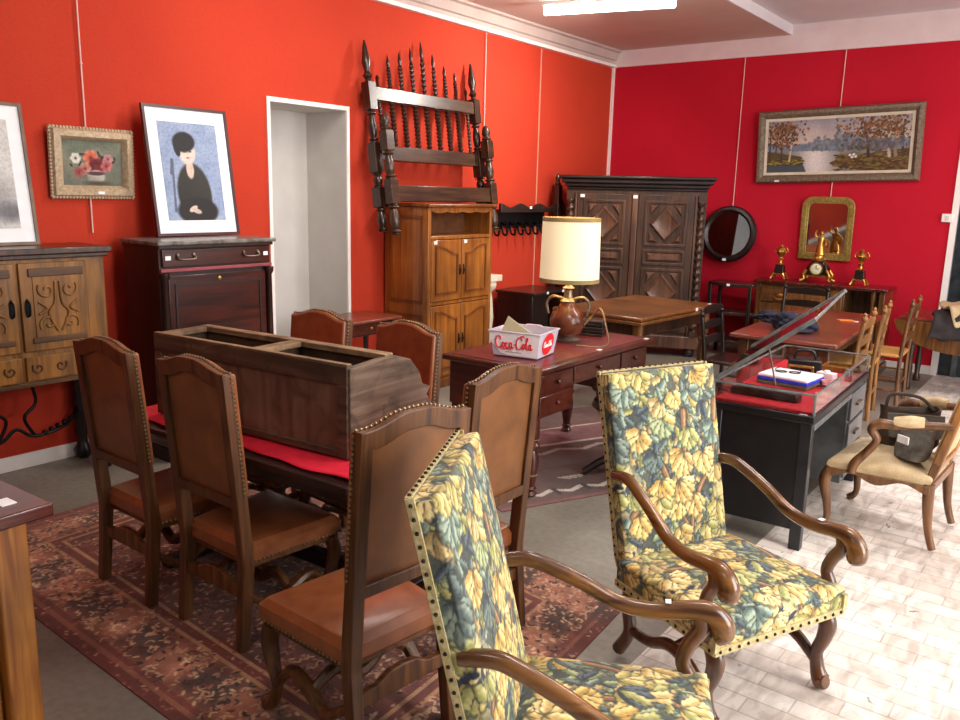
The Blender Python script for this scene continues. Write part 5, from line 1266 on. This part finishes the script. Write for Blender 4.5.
arm2 = dup(arm1, (-.905, 2.685, 0), 66, 'high-backed tapestry armchair with leafy upholstery facing right beside the black display desk')
# ------------------------------------------------------------------ cream armchair
t = thing('cream_armchair', 'carved armchair with worn cream upholstery on the pale floor at right', 'armchair', (-.735, 4.62, 0), -93)
W, D = .58, .48; zs = .385
cvs = Canvas(90, 80, .6, .5, '#d8c39c'); nz = vnoise(80, 90, 7, 31)[..., None]; nz2 = vnoise(80, 90, 3, 33)[..., None]
cvs.a = hexc('#a9895e')*(1-nz)+hexc('#e6d2ac')*nz; cvs.a = np.where(nz2 > .62, cvs.a*.8, cvs.a)
M_WORN = painted('worn_cream', .85, .2, .1, 200)
grid_obj('seat', pad(W, D, .05, zs, .05, cvs.a, .84), cvs.a, M_WORN, t)
mb = MB(); n = 20
fr = [(W/2-W*k/n, .315-.025*math.cos((k/n-.5)*PI*4)*(.6)) for k in range(n+1)]
mb.prism([(-W/2, .345), (W/2, .345)]+fr, 'y', -D/2-.012, -D/2+.02)
for s in (-1, 1):
    sd = [(D/2-D*k/n, .315-.018*math.cos((k/n-.5)*PI*4)) for k in range(n+1)]
    m2 = MB(); m2.prism([(-D/2, .345), (D/2, .345)]+sd, 'x', -.014, .014)
    for v in m2.bm.verts:
        v.co.x += s*(W/2*(1-.16*(v.co.y+D/2)/D))
    m2.build('side_rail', M_LOUIS, t, .004)
mb.build('front_rail', M_LOUIS, t, .004)
mb = MB(); mb.box(-W/2*.84, D/2-.02, .31, W/2*.84, D/2+.012, .36); mb.build('rear_rail', M_LOUIS, t, .004)
for s in (-1, 1):
    mb = MB(); x = s*(W/2-.02)
    mb.tube([(x, -D/2+.02, .34), (x+s*.012, -D/2-.005, .27), (x, -D/2+.015, .15), (x-s*.004, -D/2+.02, .06), (x+s*.01, -D/2-.01, .018), (x+s*.012, -D/2-.025, .03)], [.030, .030, .021, .016, .022, .012], 10); mb.build('front_leg', M_LOUIS, t)
    mb = MB(); x = s*(W/2*.84-.015)
    mb.tube([(x, D/2-.01, .35), (x, D/2-.005, .25), (x, D/2+.01, .12), (x, D/2+.04, .02)], [.028, .026, .019, .018], 10); mb.build('rear_leg', M_LOUIS, t)
    mb = MB(); mb.tube([(s*.235, .30, .655), (s*.255, .20, .645), (s*.275, .08, .625), (s*.285, -.01, .62), (s*.285, -.045, .585), (s*.275, -.02, .53), (s*.27, -.06, .46), (s*.28, -.11, .39), (s*.28, -.12, .34)], [.02, .021, .022, .027, .024, .02, .021, .024, .024], 10); a_ = mb.build('arm', M_LOUIS, t)
    mb = MB(); mb.tube([(s*.258, .18, .655), (s*.268, .12, .650), (s*.276, .05, .638)], [.028, .034, .026], 10); mb.build('arm_pad', M_UPH, a_)
# back frame: lyre shaped
ol = []
for k in range(33):
    a = PI*k/32; ol.append((.265*math.cos(a)*(1+.04*math.sin(a*2)), .74+.31*math.sin(a)+.02*math.sin(a*3)))
out = [(-.20, .40), (.20, .40)]+ol; inn = [(-.165, .45), (.165, .45)]+[(x*.83, .74+(z-.74)*.84) for x, z in ol]
def shear(mb, k=.25, y0=.235):
    for v in mb.bm.verts: v.co.y += y0+(v.co.z-.40)*k
    return mb
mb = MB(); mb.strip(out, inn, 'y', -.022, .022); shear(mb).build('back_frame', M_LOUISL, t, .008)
mb = MB(); mb.prism(inn, 'y', -.035, .012); shear(mb).build('back_pad', M_UPH, t, .015)
for s in (-1, 1):
    mb = MB(); mb.box(s*.19-.025, -.02, .33, s*.19+.025, .02, .45); shear(mb).build('back_support', M_LOUIS, t, .005)
# things on the cream armchair
def pouch(name, label, cat, loc, rz, mat, W, H, D, openm, lean=0):
    t = thing(name, label, cat, loc, rz)
    n = 28; rings = []
    for (f, z, fl) in ((.80, 0, 1), (1.0, .03, 1), (1.02, H*.4, .95), (.96, H*.75, .8), (1.0, H, .75), (.93, H*.985, .68), (.88, H*.55, .6), (.7, .05, .8)):
        rings.append([(f*W/2*math.copysign(abs(math.cos(2*PI*j/n))**.7, math.cos(2*PI*j/n)), fl*D/2*math.copysign(abs(math.sin(2*PI*j/n))**.7, math.sin(2*PI*j/n))+lean*z, z+.012*math.sin(4*PI*j/n+1)*(z/H)) for j in range(n)])
    mb = MB(); mb.rings(rings); mb.build('body', mat, t, angle=60)
    return t
t = pouch('leather_bag', 'open dark brown leather bag standing at the far side of the cream armchair seat', 'bag', (-.69, 4.74, .42), 25, M_BROWNL, .30, .21, .15, None, .1)
mb = MB(); mb.tube([(-.12, .03, .20), (-.09, .05, .27), (.05, .06, .26), (.12, .03, .20)], .009, 8, 5, .6); mb.build('strap', M_BROWNL, t)
mb = MB(); mb.prism([(-.14, .0), (.14, .0), (.15, -.12), (.05, -.15), (-.12, -.13)], 'y', -.085, -.078); mb.xf(Matrix.Translation((0, .0, .2))); mb.build('flap', M_GREYF, t, .003)
t = pouch('canvas_pouch', 'grey canvas pouch with a white tag on the cream armchair seat', 'pouch', (-.635, 4.50, .43), -35, M_GREYF, .19, .16, .10, None, .3)
mb = MB(); mb.box(-.035, -.062, .08, .035, -.054, .12); mb.build('white_tag', M_TAG, t, .002)
mb = MB(); mb.tube([(-.08, .02, .155), (0, .06, .20), (.08, .02, .155)], .006, 8); mb.build('strap', M_GREYF, t)

# ------------------------------------------------------------------ bottom-left cabinet
t = thing('mahogany_console', 'mahogany-topped golden oak cabinet at the bottom left corner', 'cabinet', (-2.46, .63, 0), 2)
W, D, H = .86, .54, .90
mb = MB(); mb.box(-W/2, -D/2, H-.035, W/2, D/2, H); mb.build('top', M_MAHT, t, .005)
mb = MB(); mb.box(-W/2+.03, -D/2+.03, .12, W/2-.17, D/2-.05, H-.035); mb.build('carcass', M_OAKF, t, .004)
for s in (-1, 1):
    for sy in (-1, 1):
        x, y = s*(W/2-.165), sy*(D/2-.055)
        mb = MB(); mb.box(x-.042, y-.042, 0, x+.042, y+.042, H-.036); mb.build('post', M_OAKF, t, .006)
mb = MB(); mb.box(W/2-.175, -D/2+.10, .16, W/2-.162, D/2-.10, H-.08); mb.build('side_panel', M_OAKF, t, .004)
for x, y in ((.335, .195), (.355, .125)): sticker(t, (x, y, H), s=.026, n='z')

# ------------------------------------------------------------------ rugs
def quadrug(name, label, corners, w, h, painter, z=.0045):
    t = thing(name, label, 'rug', (0, 0, 0), 0)
    a = painter(w, h)
    U, V = np.meshgrid(np.linspace(0, 1, w), np.linspace(0, 1, h))
    c = [np.array(k) for k in corners]
    P2 = ((1-U)*(1-V))[..., None]*c[0]+(U*(1-V))[..., None]*c[1]+(U*V)[..., None]*c[2]+((1-U)*V)[..., None]*c[3]
    Z = z+.0*U
    cen = P2.reshape(-1, 2).mean(0); t.location = (cen[0], cen[1], 0)
    P = np.concatenate([P2-cen, Z[..., None]], -1)
    grid_obj('pile', P, a, M_RUG, t)
    mb = MB(); q = [Vector((*(k-cen), 0)) for k in c]; q2 = [Vector((*(cen*0+(k-cen)*1.0), z-.0008)) for k in c]; mb.rings([q, q2]); mb.build('backing', plain('rug_edge_'+name, '#5a2a24', '#6a342c', .9), t)
    return t
def persian(w, h):
    Wm, Hm = 2.85, 1.85
    cv = Canvas(w, h, Wm, Hm, '#8a4a3c'); rnd = random.Random(77)
    X, Y = cv.X, cv.Y; d = np.minimum(np.minimum(X, Wm-X), np.minimum(Y, Hm-Y))
    bands = [(.045, '#6a3632'), (.065, '#8a5a4c'), (.09, '#74403a'), (.30, '#84564a'), (.318, '#a98468'), (.355, '#6e3a36'), (.372, '#b08c70'), (.40, '#6a3834'), (9, '#6e443c')]
    prev = 0
    for lim, c in bands: cv.a[(d >= prev) & (d < lim)] = hexc(c); prev = lim
    DK = ['#2c2429', '#33262a', '#3d2a2b']; LT = ['#c0a088', '#cdb39a', '#ab8470', '#b79680']; MD = ['#8a4a40', '#a06a5a', '#5c332f', '#94604e']
    for k, i in enumerate(np.arange(.10, Wm-.1, .105)):        # border: alternating dark and salmon medallions
        for yy in (.195, Hm-.195):
            if k % 4 < 2: cv.ell(i+.05, yy, .06, .075, 0, '#4c3834', .5)
            else: cv.ell(i+.05, yy, .06, .075, 0, '#a5705e', .3)
    for k, i in enumerate(np.arange(.10, Hm-.1, .105)):
        for xx in (.195, Wm-.195):
            if k % 4 < 2: cv.ell(xx, i+.05, .075, .06, 0, '#4c3834', .5)
            else: cv.ell(xx, i+.05, .075, .06, 0, '#a5705e', .3)
    for q in range(9000):
        x, y = rnd.uniform(0, Wm), rnd.uniform(0, Hm); dd = min(x, Wm-x, y, Hm-y)
        if dd < .095 or .30 < dd < .40:
            if rnd.random() < .35: cv.ell(x, y, .009, .005, rnd.random()*3, rnd.choice(MD+LT[:1]), .3)
            continue
        bord = dd < .30
        c = rnd.choice(DK+LT+LT+MD[:2]) if bord else rnd.choice(DK+LT+MD+MD)
        s_ = rnd.uniform(.8, 1.25)
        if rnd.random() < .35:
            a = rnd.random()*6; cv.line([(x, y), (x+.018*math.cos(a), y+.018*math.sin(a)), (x+.03*math.cos(a+.8), y+.03*math.sin(a+.8))], .0034, c)
        else: cv.ell(x, y, .0125*s_, .0058*s_, rnd.random()*3, c, .25)
    cv.a = cv.a*(.80+.46*vnoise(h, w, 40, 1, 4)[..., None])*np.array([1.04, 1.0, .92])
    return cv.a
quadrug('persian_rug', 'worn red-brown oriental rug with busy floral border under the dining table', [(-4.16, 1.345), (-1.26, 1.26), (-1.40, 2.98), (-4.16, 3.42)], 640, 440, persian)
def kilim(w, h):
    Wm, Hm = 2.6, 1.7
    cv = Canvas(w, h, Wm, Hm, '#6a4a42'); X, Y = cv.X, cv.Y
    n1 = vnoise(h, w, 8, 41)[..., None]; cv.a = hexc('#4c342e')*(1-n1)+hexc('#704a42')*n1
    d = Y
    def zig(y0, amp, per, th, col, off=0):
        tri = amp*(np.abs(((X+off)/per) % 1-.5)*4-1)
        cv.a[np.abs(Y-y0-tri) < th] = hexc(col)
    cv.a[Y < .035] = hexc('#7a4a42')
    zig(.15, .025, .22, .020, '#cfc4b4'); 
    m = (np.abs(Y-.15) < .05) & ((X % .22) < .03); cv.a[m] = hexc('#2c2422')
    cv.a[(Y > .50) & (Y < .52)] = hexc('#4a3430')
    rnd = random.Random(4)
    for x in np.arange(.1, Wm, .5):
        for k in range(6): cv.line([(x+k*.03, .34), (x+.06+k*.02, .30+.02*(k % 2))], .009, '#c8bca8')
    zig(.80, .03, .34, .022, '#b8ac9c', .1); cv.a[(Y > .92) & (Y < .95)] = hexc('#c2b2a4'); cv.a[(Y > .95) & (Y < 1.25)] = hexc('#7c4a4a'); cv.a[(Y > 1.25) & (Y < 1.28)] = hexc('#b8a898')
    return cv.a*(.85+.3*vnoise(h, w, 70, 9, 2)[..., None])
dx, dy = Vector((.437, .899)), Vector((-.899, .437))
p0 = Vector((-2.40, 3.42)); Lk, Wk = 2.5, 1.7
quadrug('kilim_rug', 'brown flat-woven rug with white zigzag lines under the writing desk', [tuple(p0), tuple(p0+dx*Lk), tuple(p0+dx*Lk+dy*Wk), tuple(p0+dy*Wk)], 300, 200, kilim)

# ------------------------------------------------------------------ lights, world, camera
def area(name, loc, size, power, color, rot=(0, 0, 0), sy=None):
    l = bpy.data.lights.new(name, 'AREA'); l.shape = 'RECTANGLE'; l.size = size; l.size_y = sy or size; l.energy = power; l.color = color
    o = bpy.data.objects.new(name, l); C.objects.link(o); o.location = loc; o.rotation_euler = rot; return o
WARM = (1, .93, .84)
area('ceiling_lamp_back', (-3.77, 6.75, 3.27), 1.2, 95, WARM, (0, rad(40), rad(18)), .12)
area('ceiling_lamp_mid', (-3.7, 3.9, 3.3), 1.2, 42, WARM, (0, rad(25), rad(18)), .15)
area('added_fill_front', (-1.2, -.3, 3.3), 1.2, 14, WARM, (0, 0, rad(18)), .15)  # unseen fill light added at ceiling height for the near side
area('added_fill_right', (-.6, 6.2, 3.4), 1.2, 60, (1, .96, .93), (0, 0, 0), .15)  # fill light added above the right-hand floor, no fixture there
area('added_fill_centre', (-.8, 3.0, 3.4), 1.2, 40, (1, .95, .9), (0, 0, 0), .15)  # added fill over the middle of the room, not a fixture
area('shop_window', (3.0, 2.8, 2.3), 4.5, 380, (1, .985, .96), (0, rad(62), 0), 2.4)
area('added_uplight', (3.2, 6.6, 2.2), 2.5, 110, (1, .985, .98), (0, rad(94), 0), 1.8)  # unseen uplight added to brighten the right frieze and high ceiling
pl = bpy.data.lights.new('lamp_bulb', 'POINT'); pl.energy = 7; pl.color = (1, .8, .5); pl.shadow_soft_size = .05
po = bpy.data.objects.new('lamp_bulb', pl); C.objects.link(po); po.location = (-2.715, 4.54, .764+.56)
w = bpy.data.worlds.new('World'); bpy.context.scene.world = w; w.use_nodes = True
bg = w.node_tree.nodes['Background']; bg.inputs['Color'].default_value = (.80, .84, .92, 1); bg.inputs['Strength'].default_value = .24
cam = bpy.data.cameras.new('camera'); co = bpy.data.objects.new('camera', cam); C.objects.link(co)
f, yaw, pitch, roll = 814.9, .6455, .2025, .0241
cam.sensor_width = 36; cam.lens = f/960*36; cam.clip_start = .05
cy_, sy_, cp, sp_ = math.cos(yaw), math.sin(yaw), math.cos(pitch), math.sin(pitch)
F_ = Vector((-sy_*cp, cy_*cp, -sp_)); R_ = Vector((cy_, sy_, 0)); U_ = R_.cross(F_)
R2 = R_*math.cos(roll)+U_*math.sin(roll); U2 = U_*math.cos(roll)-R_*math.sin(roll)
co.matrix_world = Matrix(((R2.x, U2.x, -F_.x, 0), (R2.y, U2.y, -F_.y, 0), (R2.z, U2.z, -F_.z, 1.70), (0, 0, 0, 1)))
sc = bpy.context.scene; sc.camera = co
sc.view_settings.view_transform = 'Standard'; sc.view_settings.look = 'None'; sc.view_settings.exposure = 0.0
